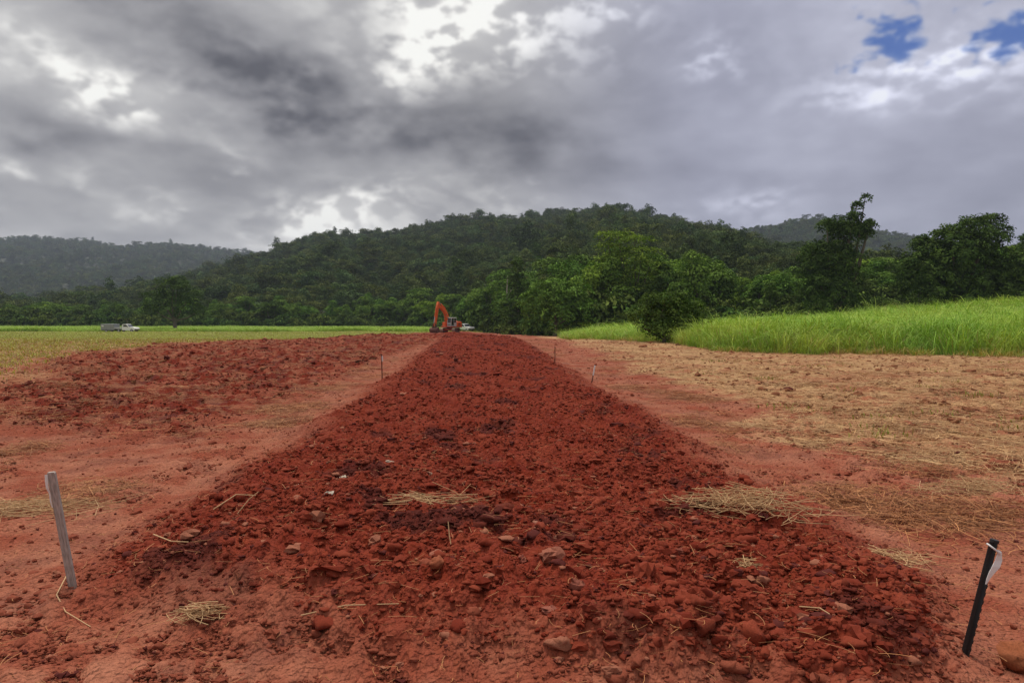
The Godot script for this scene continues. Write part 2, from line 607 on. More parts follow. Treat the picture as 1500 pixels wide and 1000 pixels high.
# tall grass on the right: 1 inside the stand
const GRASS_EDGE := [[3.5, 60.0], [5.0, 47.0], [7.0, 43.0], [8.6, 40.5], [8.9, 32.5], [10.5, 30.0], [14.0, 29.0], [22.0, 28.0], [40.0, 27.0], [90.0, 26.0]]
func tall_grass(x: float, d: float, inset: float) -> float:
	if x < 3.0:
		return 0.0
	var e := table(GRASS_EDGE, x) + 1.5 * n_mid.get_noise_2d(x * 0.5, 7.0) + 0.5 * n_fine.get_noise_2d(x * 0.5, 3.0) + inset
	return smoothstep(e - 0.25, e + 0.35, d) * smoothstep(3.0, 5.0, x - maxf(0.0, d - 60.0) * 0.12)

func make_noises() -> void:
	n_tone = noise(16, 2.1, 4)
	n_wide = noise(1, 0.16, 2)
	n_mid = noise(2, 0.9, 3)
	n_fine = noise(3, 3.6, 3)
	n_grit = noise(4, 14.0, 2)
	n_patch = noise(5, 0.42, 3)
	n_row = noise(6, 0.75, 3)
	n_lump = noise(7, 6.5, 1, FastNoiseLite.TYPE_CELLULAR)
	n_lump.cellular_return_type = FastNoiseLite.RETURN_DISTANCE
	n_pebble = noise(8, 17.0, 1, FastNoiseLite.TYPE_CELLULAR)
	n_pebble.cellular_return_type = FastNoiseLite.RETURN_DISTANCE

# ------------------------------------------------------------------ hills
# skyline of each hill, by bearing (tangent x 1083) and height over the eye (x 1083 / distance)
const HILL_TOP := [[-1100, -6], [-850, -8], [-750, 6], [-650, 20], [-550, 34], [-450, 62], [-400, 77], [-350, 89], [-310, 107], [-270, 119], [-220, 117], [-170, 121], [-110, 131], [-50, 141], [10, 137], [70, 145], [135, 149], [180, 139], [240, 128], [300, 117], [360, 104], [430, 88], [550, 65], [750, 42], [1100, 30]]
const RIGHT_TOP := [[150, 20], [200, 60], [250, 98], [300, 114], [380, 128], [440, 141], [480, 137], [540, 118], [590, 110], [650, 98], [750, 84], [1000, 60]]
const LEFT_TOP := [[-1300, 80], [-1050, 95], [-850, 103], [-750, 107], [-690, 110], [-620, 105], [-570, 97], [-520, 102], [-460, 96], [-400, 89], [-330, 81], [-250, 64], [-150, 40]]
const FOOT := [[-1100, 245], [-150, 232], [-90, 205], [-50, 172], [10, 140], [60, 114], [150, 106], [250, 106], [480, 114], [750, 106], [1100, 106]]
var n_hill: FastNoiseLite

func hill_height(which: int, q: float, d: float) -> float:
	var b := q * 1083.0
	var d0: float
	var d1: float
	var top: float
	if which == 0:
		d0 = table(FOOT, b)
		d1 = 820.0 + 60.0 * sin(b * 0.006)
		top = table(HILL_TOP, b)
	elif which == 1:
		d0 = 700.0
		d1 = 1250.0
		top = table(RIGHT_TOP, b)
	else:
		d0 = 900.0
		d1 = 2050.0
		top = table(LEFT_TOP, b)
	var h1 := 1.6 + top / 1083.0 * d1 - 6.5
	var h0 := broad_height(q * d, d0) - 0.3
	var t := (d - d0) / (d1 - d0)
	if t < 0.0:
		return h0 + t * 30.0
	if t > 1.0:
		return lerpf(h1, h1 * 0.4, minf((t - 1.0) * 2.5, 1.0))
	var big := n_hill.get_noise_2d(q * d * 1.4, d * 0.6)
	return h0 + (h1 - h0) * pow(t, 1.12) + big * 34.0 * t * (1.0 - t) * (d1 / 820.0)

func make_hill(which: int, called: String, label: String, b0: float, b1: float, d0: float, d1: float) -> void:
	var st := SurfaceTool.new()
	st.begin(Mesh.PRIMITIVE_TRIANGLES)
	st.set_smooth_group(0)
	var nx := 90
	var nd := 60
	for j in nd + 1:
		var d := d0 * pow(d1 / d0, float(j) / nd)
		for i in nx + 1:
			var q := lerpf(b0, b1, float(i) / nx) / 1083.0
			st.add_vertex(Vector3(q * d, hill_height(which, q, d), -d))
	for j in nd:
		for i in nx:
			var p := j * (nx + 1) + i
			for w in [p, p + nx + 1, p + nx + 2, p, p + nx + 2, p + 1]:
				st.add_index(w)
	st.generate_normals()
	var o := put(called, st.commit(), paint(0.035, 0.045, 0.018))
	o.set_meta("kind", "structure")
	o.set_meta("label", label)

# ------------------------------------------------------------------ trees
# leaves gathered in sprays over a set of rounded masses: [centre, half sizes]
func leaves(blobs: Array, sprays: int, per: int, size: float, spread: float, seed_value: int, ca: Color, cb: Color, flat := 0.0, ragged := 0.3) -> ArrayMesh:
	var rg := RandomNumberGenerator.new()
	rg.seed = seed_value
	var area := []
	var total := 0.0
	for b in blobs:
		var e: Vector3 = b[1]
		total += pow(e.x * e.y * e.z, 0.667)
		area.append(total)
	var nz := noise(seed_value, 0.9, 2)
	var v := PackedVector3Array()
	var n := PackedVector3Array()
	var c := PackedColorArray()
	for s in sprays:
		var pick := rg.randf() * total
		var k := 0
		while area[k] < pick:
			k += 1
		var ctr: Vector3 = blobs[k][0]
		var half: Vector3 = blobs[k][1]
		var dir := Vector3(rg.randfn(), rg.randfn(), rg.randfn()).normalized()
		if dir.y < -0.35 and rg.randf() < 0.6:
			dir.y = -dir.y
		var lump := nz.get_noise_3d(dir.x * 2.0 + k * 7.0, dir.y * 2.0, dir.z * 2.0)
		var reach := (1.0 + 0.55 * lump) * lerpf(0.62, 1.04, sqrt(rg.randf()))
		if rg.randf() < 0.12:
			reach *= rg.randf_range(0.3, 0.8)
		var at := ctr + dir * half * reach
		var out := (dir * Vector3(1.0, 1.0, 1.0) + Vector3(0, 0.25, 0)).normalized()
		var tone := ca.lerp(cb, rg.randf()) * rg.randf_range(0.62, 1.38)
		var local := spread * rg.randf_range(0.6, 1.25)
		# a rounded pad of leaves facing outwards and up
		var axis := (out * 0.8 + Vector3(0, 0.45 + flat, 0) + Vector3(rg.randfn(), rg.randfn(), rg.randfn()) * 0.2).normalized()
		var ax1 := axis.cross(Vector3(0.3, 0.1, 1.0)).normalized()
		var ax2 := axis.cross(ax1)
		for l in per:
			var ang := rg.randf() * TAU
			var rho := sqrt(rg.randf())
			var off := (ax1 * cos(ang) + ax2 * sin(ang)) * local * rho - axis * local * (0.55 - 0.3 * flat) * rho * rho + axis * rg.randfn() * local * 0.1
			var t := ((ax1 * cos(ang) + ax2 * sin(ang)) + Vector3(rg.randfn(), rg.randfn() - 0.4, rg.randfn()) * 0.5).normalized()
			var m := (axis + (ax1 * cos(ang) + ax2 * sin(ang)) * rho * 0.8 + Vector3(rg.randfn(), rg.randfn(), rg.randfn()) * ragged).normalized()
			var bb := m.cross(t).normalized()
			var ls := size * rg.randf_range(0.65, 1.35)
			t *= ls * 0.5
			bb *= ls * 0.27
			var p := at + off
			m = bb.cross(t).normalized()
			if m.y < 0.0:
				m = -m
				bb = -bb
			var lc := tone * rg.randf_range(0.8, 1.2)
			var tip := m * ls * 0.1
			v.push_back(p - t); v.push_back(p + bb + tip); v.push_back(p + t)
			v.push_back(p - t); v.push_back(p + t); v.push_back(p - bb + tip)
			var m1 := (2.0 * t).cross(bb + tip + t).normalized()
			var m2 := (-bb + tip + t).cross(2.0 * t).normalized()
			n.push_back(m1); n.push_back(m1); n.push_back(m1)
			n.push_back(m2); n.push_back(m2); n.push_back(m2)
			for q in 6:
				c.push_back(lc)
	var a := []
	a.resize(Mesh.ARRAY_MAX)
	a[Mesh.ARRAY_VERTEX] = v
	a[Mesh.ARRAY_NORMAL] = n
	a[Mesh.ARRAY_COLOR] = c
	var mesh := ArrayMesh.new()
	mesh.add_surface_from_arrays(Mesh.PRIMITIVE_TRIANGLES, a)
	return mesh

func limbs(blobs: Array, base_r: float, seed_value: int, lean := Vector3.ZERO) -> ArrayMesh:
	var rg := RandomNumberGenerator.new()
	rg.seed = seed_value
	var s := Shape.new()
	s.tint = Color(0.16, 0.13, 0.10)
	var low := 1e9
	var mid := Vector3.ZERO
	for b in blobs:
		low = minf(low, b[0].y)
		mid += b[0] / blobs.size()
	var fork := Vector3(mid.x * 0.4, low * 0.55, mid.z * 0.4) + lean
	s.tube([Vector3(0, -0.5, 0), Vector3(0.03, 0.1, 0), fork * 0.5 + Vector3(0.08 * base_r * 4.0, 0, 0), fork], [base_r * 1.5, base_r * 1.1, base_r * 0.9, base_r * 0.8], 7)
	for b in blobs:
		var e: Vector3 = b[0]
		var h := fork.lerp(e, 0.5) + Vector3(rg.randfn() * 0.3, -0.08 * (e - fork).length(), rg.randfn() * 0.3)
		s.tube([fork - Vector3(0, 0.2, 0), h, e], [base_r * 0.55, base_r * 0.35, base_r * 0.12], 5)
	return s.mesh()

var leaf_dark: StandardMaterial3D
var leaf_mats := []
var bark: StandardMaterial3D

func leaf_material(tint: Color) -> StandardMaterial3D:
	var m := coloured(0.8, tint, 0.12)
	m.backlight_enabled = true
	m.backlight = Color(0.45, 0.5, 0.2)
	return m

func tree(called: String, label: String, at: Vector3, blobs: Array, trunk_r: float, sprays: int, per: int, size: float, spread: float, seed_value: int, ca: Color, cb: Color, m: Material, group := "", flat := 0.0, lean := Vector3.ZERO) -> Node3D:
	var o := thing(called, label, "tree", at, group)
	put("trunk", limbs(blobs, trunk_r, seed_value, lean), bark, o)
	put("crown", leaves(blobs, sprays, per, size, spread, seed_value, ca, cb, flat), m, o)
	return o

func ahead(bearing: float, d: float) -> Vector3:
	var x := bearing / 1083.0 * d
	return Vector3(x, ground_height(x, d), -d)

# masses drawn from bearings and heights in units of 1/1083 of the distance
func masses(list: Array, d: float, b0: float, foot: float, depth := 0.9) -> Array:
	var out := []
	var k := d / 1083.0
	var rg := RandomNumberGenerator.new()
	rg.seed = 77 + list.size()
	for e in list:
		var c := Vector3((e[0] - b0) * k, 1.6 + e[1] * k - foot, rg.randf_range(-0.25, 0.25) * e[2] * k)
		out.append([c, Vector3(e[2] * k, e[3] * k, (e[2] * 0.6 + e[3] * 0.4) * k * depth)])
	return out

func generic_blobs(rg: RandomNumberGenerator, kind: int) -> Array:
	# unit tree, about 10 m tall
	var out := []
	if kind == 0: # rounded dome of several heads
		for i in 7:
			var w := TAU * i / 7.0 + rg.randf() * 0.6
			var r := 2.1 if i > 0 else 0.0
			out.append([Vector3(cos(w) * r, rg.randf_range(5.0, 7.8), sin(w) * r), Vector3(rg.randf_range(1.5, 2.1), rg.randf_range(1.1, 1.7), rg.randf_range(1.5, 2.1))])
		out.append([Vector3(0, 3.2, 0), Vector3(2.2, 2.2, 2.2)])
	elif kind == 1: # tall, narrow
		for i in 6:
			out.append([Vector3(rg.randfn() * 0.7, 2.5 + i * 1.25, rg.randfn() * 0.7), Vector3(1.9 - i * 0.15, 1.3, 1.9 - i * 0.15)])
	elif kind == 2: # spreading layers
		for i in 8:
			var w := TAU * i / 8.0 + rg.randf()
			var r := rg.randf_range(0.6, 2.9)
			out.append([Vector3(cos(w) * r, rg.randf_range(5.5, 9.0), sin(w) * r), Vector3(rg.randf_range(1.5, 2.3), rg.randf_range(0.5, 0.8), rg.randf_range(1.5, 2.3))])
		out.append([Vector3(0, 4.0, 0), Vector3(1.9, 1.8, 1.9)])
	else: # vine-hung mass down to the ground
		for i in 9:
			var w := TAU * i / 9.0 + rg.randf()
			var y := rg.randf_range(1.2, 8.2)
			var r := lerpf(2.6, 0.8, y / 9.0)
			out.append([Vector3(cos(w) * r, y, sin(w) * r), Vector3(rg.randf_range(1.2, 1.7), rg.randf_range(1.2, 1.9), rg.randf_range(1.2, 1.7))])
	return out

func make_forest() -> void:
	bark = coloured(0.95)
	leaf_mats = [leaf_material(Color(1.0, 1.0, 1.0)), leaf_material(Color(1.1, 1.2, 1.1)), leaf_material(Color(1.8, 1.7, 1.1)), leaf_material(Color(1.25, 1.42, 1.15)), leaf_material(Color(1.35, 1.35, 1.15))]
	var rg := RandomNumberGenerator.new()
	rg.seed = 5
	var ga := Color(0.050, 0.095, 0.022)
	var gb := Color(0.14, 0.21, 0.048)
	# near models and lighter far models of the same kinds
	var near_crown := []
	var near_trunk := []
	var far_crown := []
	for k in 8:
		var bl := generic_blobs(rg, k % 4)
		near_crown.append(leaves(bl, 200, 28, 0.36, 1.0, 300 + k, ga, gb, 0.5 if k % 4 == 2 else 0.0))
		near_trunk.append(limbs(bl, 0.22, 300 + k))
		far_crown.append(leaves(bl, 90, 18, 0.5, 1.15, 400 + k, ga, gb, 0.0, 0.35))
	var spots := []
	var b := -760.0
	# forest from its edge up the hill
	var rest := []
	for which in 3:
		var d: float = [104.0, 900.0, 930.0][which]
		var dmax: float = [890.0, 1290.0, 2120.0][which]
		var lo: float = [-860.0, 160.0, -900.0][which]
		var hi: float = [860.0, 900.0, -190.0][which]
		while d < dmax:
			var gap: float = (5.0 + d * 0.0048) if which == 0 else (9.0 if which == 1 else 14.0)
			var n := int((hi - lo) / 1083.0 * d / gap)
			for i in n:
				var bb := lerpf(lo, hi, (i + rg.randf()) / n)
				var dd := d + rg.randf() * gap
				if which == 0 and dd < table(FOOT, bb) + 2.0:
					continue
				rest.append([bb, dd, which, rg.randf_range(0.72, 1.2) * (1.35 if rg.randf() < 0.06 else 1.0), rg.randi() % 8, rg.randf(), rg.randf() * TAU])
			d += gap * 0.9
	rest.sort_custom(func(p, q): return p[1] < q[1])
	var count := 0
	var places := []
	var tints := []
	for k in 8:
		places.append([])
		tints.append([])
	for e in rest:
		var q: float = e[0] / 1083.0
		var d: float = e[1]
		var x := q * d
		var y := hill_height(e[2], q, d)
		var size: float = e[3]
		var kind: int = e[4]
		if e[0] > 20.0 and e[0] < 330.0 and d < 190.0:
			size *= 1.1
		var tall := size * (1.0 if e[0] > 20.0 and e[0] < 330.0 else 0.86)
		if e[2] == 0 and count < 262 and absf(e[0]) < 770.0 and (d < 140.0 or d < table(FOOT, e[0]) + 20.0):
			count += 1
			var tone_kind: int = [4, 1, 4, 2, 3, 0, 4, 3][int(e[5] * 7.99)]
			var zone := "in the forest edge behind the tall green grass"
			if e[0] < -80.0:
				zone = "in the far forest edge beyond the mown field"
			elif e[0] < 60.0:
				zone = "in the forest edge behind the excavator"
			var label: String = ["dark green", "mid green", "yellowish green", "bright green", "olive green"][tone_kind] + " " + ["round-headed", "tall narrow", "flat spreading", "vine-hung bushy"][kind % 4] + " tree " + zone
			if size > 1.18:
				label = "large " + label
			var o := thing("forest_tree", label, "tree", Vector3(x, y, -d), "trees " + zone)
			put("trunk", near_trunk[kind], bark, o)
			put("crown", near_crown[kind], leaf_mats[tone_kind], o)
			o.rotation.y = e[6]
			o.scale = Vector3(size, tall, size)
			continue
		var f: float = [1.3, 1.5, 1.9][e[2]]
		if e[2] == 0:
			f = lerpf(0.85, 1.3, smoothstep(140.0, 480.0, d))
		f *= 0.74 + 0.48 * fmod(e[6] * 13.7, 1.0)
		var basis := Basis(Vector3.UP, e[6]).scaled(Vector3(size * f, tall * f * lerpf(0.8, 1.15, fmod(e[6] * 5.1, 1.0)), size * f))
		places[kind].append(Transform3D(basis, Vector3(x, y - 1.0, -d)))
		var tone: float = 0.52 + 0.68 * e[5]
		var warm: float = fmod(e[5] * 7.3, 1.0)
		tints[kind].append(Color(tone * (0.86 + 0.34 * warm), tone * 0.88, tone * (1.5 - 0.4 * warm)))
	var mass := stuff("hill_forest", "dark green rainforest covering the hills behind the field", "forest")
	for k in 8:
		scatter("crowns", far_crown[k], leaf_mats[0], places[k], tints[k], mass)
	print("forest: ", rest.size(), " trees, ", count, " single")

# ------------------------------------------------------------------ the trees one can tell apart
func make_single_trees() -> void:
	var da := Color(0.035, 0.066, 0.018)
	var db := Color(0.10, 0.155, 0.038)
	var ga := Color(0.045, 0.085, 0.020)
	var gb := Color(0.12, 0.18, 0.042)
	var p := ahead(472, 100)
	tree("windswept_tree", "tall dark vine-covered tree whose thin top leans right against the sky", p,
		masses([[465, 30, 42, 36], [445, 88, 26, 20], [478, 70, 30, 42], [486, 122, 24, 22], [459, 130, 16, 9], [498, 142, 12, 10], [512, 125, 16, 11], [522, 133, 8, 5], [503, 158, 9, 7], [514, 170, 8, 5], [519, 117, 12, 7], [440, 60, 24, 20]], 100, 472, p.y),
		0.42, 1500, 22, 0.31, 0.7, 501, da, db, leaf_mats[0])
	p = ahead(655, 95)
	tree("spreading_tree", "broad dark green tree with a ragged crown at the right of the forest edge", p,
		masses([[650, 90, 46, 34], [690, 108, 32, 28], [636, 112, 24, 18], [672, 134, 20, 12], [700, 138, 20, 10], [625, 42, 46, 40], [672, 32, 52, 36], [596, 60, 24, 34], [708, 62, 22, 32], [722, 124, 8, 5], [655, 122, 14, 12]], 95, 655, p.y),
		0.5, 1800, 22, 0.31, 0.72, 502, da.lerp(ga, 0.4), gb.lerp(db, 0.5), leaf_mats[0])
	p = ahead(597, 97)
	tree("slender_tree", "slim round-topped tree just left of the broad ragged tree", p,
		masses([[597, 102, 15, 13], [600, 84, 12, 12], [590, 62, 20, 20]], 97, 597, p.y), 0.2, 280, 20, 0.31, 0.6, 503, da, db, leaf_mats[0])
	p = ahead(755, 93)
	tree("edge_tree", "dark leafy tree cut off by the right edge of the picture", p,
		masses([[750, 72, 28, 26], [745, 40, 40, 36], [790, 70, 34, 40], [770, 15, 50, 30]], 93, 755, p.y), 0.35, 750, 22, 0.31, 0.72, 504, da, gb, leaf_mats[0])
	p = ahead(178, 116)
	tree("flat_topped_tree", "bright green tree with flat layered foliage rising above the forest edge", p,
		masses([[155, 116, 28, 5], [178, 108, 36, 6], [140, 100, 22, 5], [190, 92, 36, 6], [160, 82, 38, 7], [200, 72, 32, 7], [175, 58, 44, 10], [150, 40, 40, 14], [195, 30, 40, 16]], 116, 178, p.y),
		0.38, 520, 24, 0.36, 1.2, 505, ga, gb.lerp(Color(0.16, 0.22, 0.05), 0.6), leaf_mats[2], "", 1.0)
	p = ahead(62, 108)
	tree("bright_tree", "bright green bushy tree standing out at the end of the grass", p,
		masses([[60, 28, 36, 20], [88, 34, 28, 18], [40, 10, 34, 24], [75, 0, 40, 26], [100, 8, 24, 24], [62, 44, 20, 8]], 108, 62, p.y),
		0.25, 460, 24, 0.36, 0.85, 506, ga, Color(0.14, 0.235, 0.05), leaf_mats[4])
	p = ahead(8, 138)
	tree("vine_column", "narrow vine-covered dark tree like a column in the forest edge", p,
		masses([[8, 70, 9, 16], [5, 45, 12, 18], [10, 20, 16, 22], [0, -2, 18, 18]], 138, 8, p.y), 0.25, 260, 18, 0.4, 0.75, 507, da, db, leaf_mats[0])
	p = ahead(222, 41.5)
	var bush := tree("round_bush", "round dark green bush standing in the gap of the tall grass", p,
		masses([[225, 8, 40, 24], [200, 0, 30, 22], [255, 0, 32, 24], [225, 22, 26, 12], [240, -14, 36, 16], [210, -16, 26, 14], [228, -26, 30, 12], [250, -24, 22, 10]], 41.5, 222, p.y),
		0.11, 520, 20, 0.14, 0.32, 508, ga, gb, leaf_mats[0])
	bush.set_meta("category", "bush")
	p = ahead(-495, 184)
	tree("field_tree", "lone dark spreading tree standing forward of the forest on the left", p,
		masses([[-495, 40, 26, 14], [-515, 25, 22, 16], [-472, 24, 24, 17], [-495, 12, 34, 18], [-530, 8, 12, 12], [-460, 4, 14, 14], [-490, 48, 14, 8]], 184, -495, p.y),
		0.5, 420, 22, 0.45, 1.0, 509, da, db, leaf_mats[0])
	p = ahead(-564, 192)
	tree("young_tree", "thin pale-stemmed young tree behind the white utility truck", p,
		masses([[-564, -2, 5, 4], [-560, 3, 4, 3], [-568, 3, 4, 2]], 192, -564, p.y), 0.09, 60, 7, 0.4, 0.5, 510, Color(0.06, 0.10, 0.06), Color(0.12, 0.17, 0.09), leaf_mats[0])
	# a bare pale trunk above the leaves
	p = ahead(-7, 150)
	var s := Shape.new()
	s.tint = Color(0.33, 0.30, 0.25)
	s.tube([Vector3(0, -0.5, 0), Vector3(0.1, 4.0, 0), Vector3(-0.1, 8.0, 0), Vector3(0.1, 11.6, 0)], [0.3, 0.22, 0.16, 0.08], 7)
	s.tube([Vector3(-0.05, 7.5, 0), Vector3(0.9, 8.8, 0.2), Vector3(1.3, 10.0, 0.2)], [0.1, 0.06, 0.03], 5)
	tag(put("dead_trunk", s.mesh(), bark), "bare pale dead trunk poking out of the forest edge", "tree")
	get_node("dead_trunk").position = p
	# shrubs and vines closing the foot of the forest
	var bl := []
	var rg := RandomNumberGenerator.new()
	rg.seed = 61
	for k in 3:
		var list := []
		for i in 7:
			var w := rg.randf() * TAU
			var r := sqrt(rg.randf()) * 2.0
			list.append([Vector3(cos(w) * r, rg.randf_range(0.4, 2.0), sin(w) * r), Vector3(rg.randf_range(0.9, 1.4), rg.randf_range(0.7, 1.2), rg.randf_range(0.9, 1.4))])
		bl.append(leaves(list, 120, 16, 0.34, 0.6, 700 + k, da, gb))
	var under := stuff("undergrowth", "tangled shrubs and vines along the foot of the forest", "undergrowth")
	var places := [[], [], []]
	var tints := [[], [], []]
	var b := -800.0
	while b < 820.0:
		var d0 := table(FOOT, b)
		for k in 3:
			var d := d0 - 1.5 + k * 3.0 + rg.randf_range(-1.0, 1.0)
			var x := (b + rg.randf_range(-8.0, 8.0)) / 1083.0 * d
			var sz := rg.randf_range(0.7, 1.5) * (1.0 + 0.25 * k)
			var i := rg.randi() % 3
			places[i].append(Transform3D(Basis(Vector3.UP, rg.randf() * TAU).scaled(Vector3(sz, sz * rg.randf_range(0.8, 1.3), sz)), Vector3(x, broad_height(x, d) - 0.2, -d)))
			var tone := rg.randf_range(0.7, 1.4)
			tints[i].append(Color(tone * rg.randf_range(0.85, 1.2), tone, tone * 0.95))
		b += 2.6 / d0 * 1083.0
	for k in 3:
		scatter("shrubs", bl[k], leaf_mats[0], places[k], tints[k], under)

# ------------------------------------------------------------------ grass
func tuft(blades: int, tall: float, wide: float, spread: float, lean: float, seed_value: int, ca: Color, cb: Color, dry: float) -> ArrayMesh:
	var rg := RandomNumberGenerator.new()
	rg.seed = seed_value
	var s := Shape.new()
	for i in blades:
		var w := rg.randf() * TAU
		var out := Vector3(cos(w), 0, sin(w))
		var base := Vector3(rg.randfn(), 0, rg.randfn()) * spread * 0.5
		var h := tall * rg.randf_range(0.55, 1.1)
		var side := Vector3(-out.z, 0, out.x).rotated(Vector3.UP, rg.randf_range(-0.8, 0.8)) * wide * rg.randf_range(0.6, 1.2) * 0.5
		var l := lean * rg.randf_range(0.2, 1.2) * h
		s.tint = ca.lerp(cb, rg.randf()) * rg.randf_range(0.85, 1.15)
		if rg.randf() < dry:
			s.tint = Color(0.42, 0.33, 0.14).lerp(Color(0.30, 0.26, 0.10), rg.randf())
		var p := [base - Vector3(0, 0.06, 0), base + Vector3(0, h * 0.42, 0) + out * l * 0.15, base + Vector3(0, h * 0.78, 0) + out * l * 0.5, base + Vector3(0, h * (1.0 - 0.25 * lean), 0) + out * l]
		var ws := [0.9, 1.0, 0.7, 0.08]
		for k in 3:
			s.quad(p[k] - side * ws[k], p[k] + side * ws[k], p[k + 1] + side * ws[k + 1], p[k + 1] - side * ws[k + 1])
	return s.mesh()

func grass_material() -> StandardMaterial3D:
	var m := coloured(0.7, Color.WHITE, 0.3)
	m.backlight_enabled = true
	m.backlight = Color(0.6, 0.6, 0.25)
	return m

func make_grass() -> void:
	var rg := RandomNumberGenerator.new()
	rg.seed = 8
	var gm := grass_material()
	var ga := Color(0.23, 0.38, 0.045)
	var gb := Color(0.43, 0.57, 0.10)
	var tall := []
	for k in 4:
		tall.append(tuft(40, 1.0 + 0.12 * k, 0.018, 0.5, 0.75 + 0.15 * k, 800 + k, ga, gb, 0.08 + 0.04 * k))
	var places := [[], [], [], []]
	var tints := [[], [], [], []]
	var d := 26.0
	while d < 118.0:
		var gap := 0.26 + maxf(0.0, d - 33.0) * 0.008
		var x := 3.0
		while x < minf(d * 0.8, 95.0):
			var xx := x + rg.randf() * gap
			var dd := d + rg.randf() * gap
			x += gap
			var b := xx / dd * 1083.0
			if b > 203.0 and b < 243.0 and dd < 43.0:
				continue
			if tall_grass(xx, dd, 0.0) < 0.35 + 0.3 * rg.randf():
				# dry trodden tufts before the stand
				if tall_grass(xx, dd, -0.9) > 0.5 and rg.randf() < 0.4:
					var low := rg.randf_range(0.2, 0.42)
					var z := rg.randi() % 4
					places[z].append(Transform3D(Basis(Vector3.UP, rg.randf() * TAU).scaled(Vector3(low * 2.2, low, low * 2.2)), Vector3(xx, ground_height(xx, dd) - 0.02, -dd)))
					tints[z].append(Color(1.25, 0.75, 1.3) if rg.randf() < 0.65 else Color(0.9, 0.95, 0.9))
				continue
			if dd > table(FOOT, b) + 3.0:
				continue
			var patch := n_patch.get_noise_2d(xx * 0.7, dd * 0.7)
			var edge := 1.0 - tall_grass(xx, dd, 1.5 + 0.8 * patch)
			var sz := (0.95 + 0.6 * patch + rg.randf_range(-0.25, 0.3)) * (1.0 - 0.75 * edge * rg.randf()) * lerpf(0.6, 1.0, smoothstep(8.5, 10.5, xx))
			var wide := sz * (gap / 0.26) ** 0.6 * 1.1
			var k := rg.randi() % 4
			var basis := Basis(Vector3.UP, rg.randf() * TAU).scaled(Vector3(wide, sz, wide))
			places[k].append(Transform3D(basis.rotated(Vector3(1, 0, 0.3).normalized(), rg.randfn() * 0.16), Vector3(xx, ground_height(xx, dd) - 0.02, -dd)))
			var warm := clampf(0.5 + 0.9 * n_mid.get_noise_2d(xx * 0.22, dd * 0.22) + 0.2 * rg.randfn(), 0.0, 1.0)
			var tone := rg.randf_range(0.8, 1.15)
			tints[k].append(Color(tone * (0.74 + 0.42 * warm), tone * (0.92 + 0.12 * warm), tone * (0.9 + 0.1 * warm)))
		d += gap
	var o := stuff("tall_grass", "stand of tall bright green grass on the rise at the right", "grass")
	for k in 4:
		scatter("tufts", tall[k], gm, places[k], tints[k], o)
	var n := 0
	for k in 4:
		n += places[k].size()
	print("tall grass ", n)
	# the uncut strip before the far forest
	places = [[], []]
	tints = [[], []]
	d = 160.0
	while d < 240.0:
		var gap := 0.9 + (d - 160.0) * 0.012
		var x := -180.0
		while x < 12.0:
			var xx := x + rg.randf() * gap
			var dd := d + rg.randf() * gap
			x += gap
			if absf(xx / dd) > 0.74 or dd > table(FOOT, xx / dd * 1083.0) + 2.0 or dd < 172.0 + 14.0 * n_wide.get_noise_2d(xx * 0.2, 3.0) - 8.0 * smoothstep(-60.0, -110.0, xx):
				continue
			var sz := 0.9 + 0.5 * n_wide.get_noise_2d(xx * 0.4, dd * 0.4) + rg.randf_range(-0.15, 0.2)
			var basis := Basis(Vector3.UP, rg.randf() * TAU).scaled(Vector3(sz * 3.0, sz, sz * 3.0))
			var k := rg.randi() % 2
			places[k].append(Transform3D(basis, Vector3(xx, ground_height(xx, dd) - 0.03, -dd)))
			var tone := rg.randf_range(0.85, 1.1)
			tints[k].append(Color(tone * 0.95, tone, tone))
		d += gap
	o = stuff("field_grass", "strip of uncut green grass before the far forest", "grass")
	for k in 2:
		scatter("tufts", tall[k], gm, places[k], tints[k], o)
	# the mown field on the left, and odd green blades among the straw
	var short := []
	for k in 2:
		short.append(tuft(22, 0.12, 0.02, 0.35, 0.9, 830 + k, Color(0.30, 0.36, 0.06), Color(0.46, 0.45, 0.11), 0.25))
	places = [[], []]
	tints = [[], []]
	for i in 26000:
		var dd := 12.0 * pow(14.0, pow(rg.randf(), 0.75))
		var xx := rg.randf_range(-0.76, 0.1) * dd
		var wob := n_wide.get_noise_2d(xx, dd)
		if straw_left(xx, dd, wob) < 0.5 or on_mound(xx, dd, wob) > 0.1:
			continue
		var green := smoothstep(26.0, 60.0, dd + 10.0 * wob)
		if rg.randf() > 0.25 + 0.75 * green:
			continue
		var sz := rg.randf_range(0.7, 1.3) * (1.0 + dd * 0.006)
		var k := rg.randi() % 2
		places[k].append(Transform3D(Basis(Vector3.UP, rg.randf() * TAU).scaled(Vector3(sz * (1.0 + dd * 0.01), sz, sz * (1.0 + dd * 0.01))), Vector3(xx, ground_height(xx, dd), -dd)))
		var tone := rg.randf_range(0.8, 1.15)
		tints[k].append(Color(tone * lerpf(1.15, 0.95, green), tone, tone * lerpf(1.2, 1.0, green)))
	for i in 130:
		var dd := rg.randf_range(9.0, 27.0)
		var xx := rg.randf_range(4.5, 0.8 * dd)
		if n_patch.get_noise_2d(xx * 0.8, dd * 0.8 + 20.0) < 0.12:
			continue
		places[0].append(Transform3D(Basis(Vector3.UP, rg.randf() * TAU), Vector3(xx, ground_height(xx, dd), -dd)))
		tints[0].append(Color(0.8, 0.75, 0.8))
	o = stuff("mown_grass", "short yellow-green mown grass over the left field", "grass")
	for k in 2:
		scatter("tufts", short[k], gm, places[k], tints[k], o)

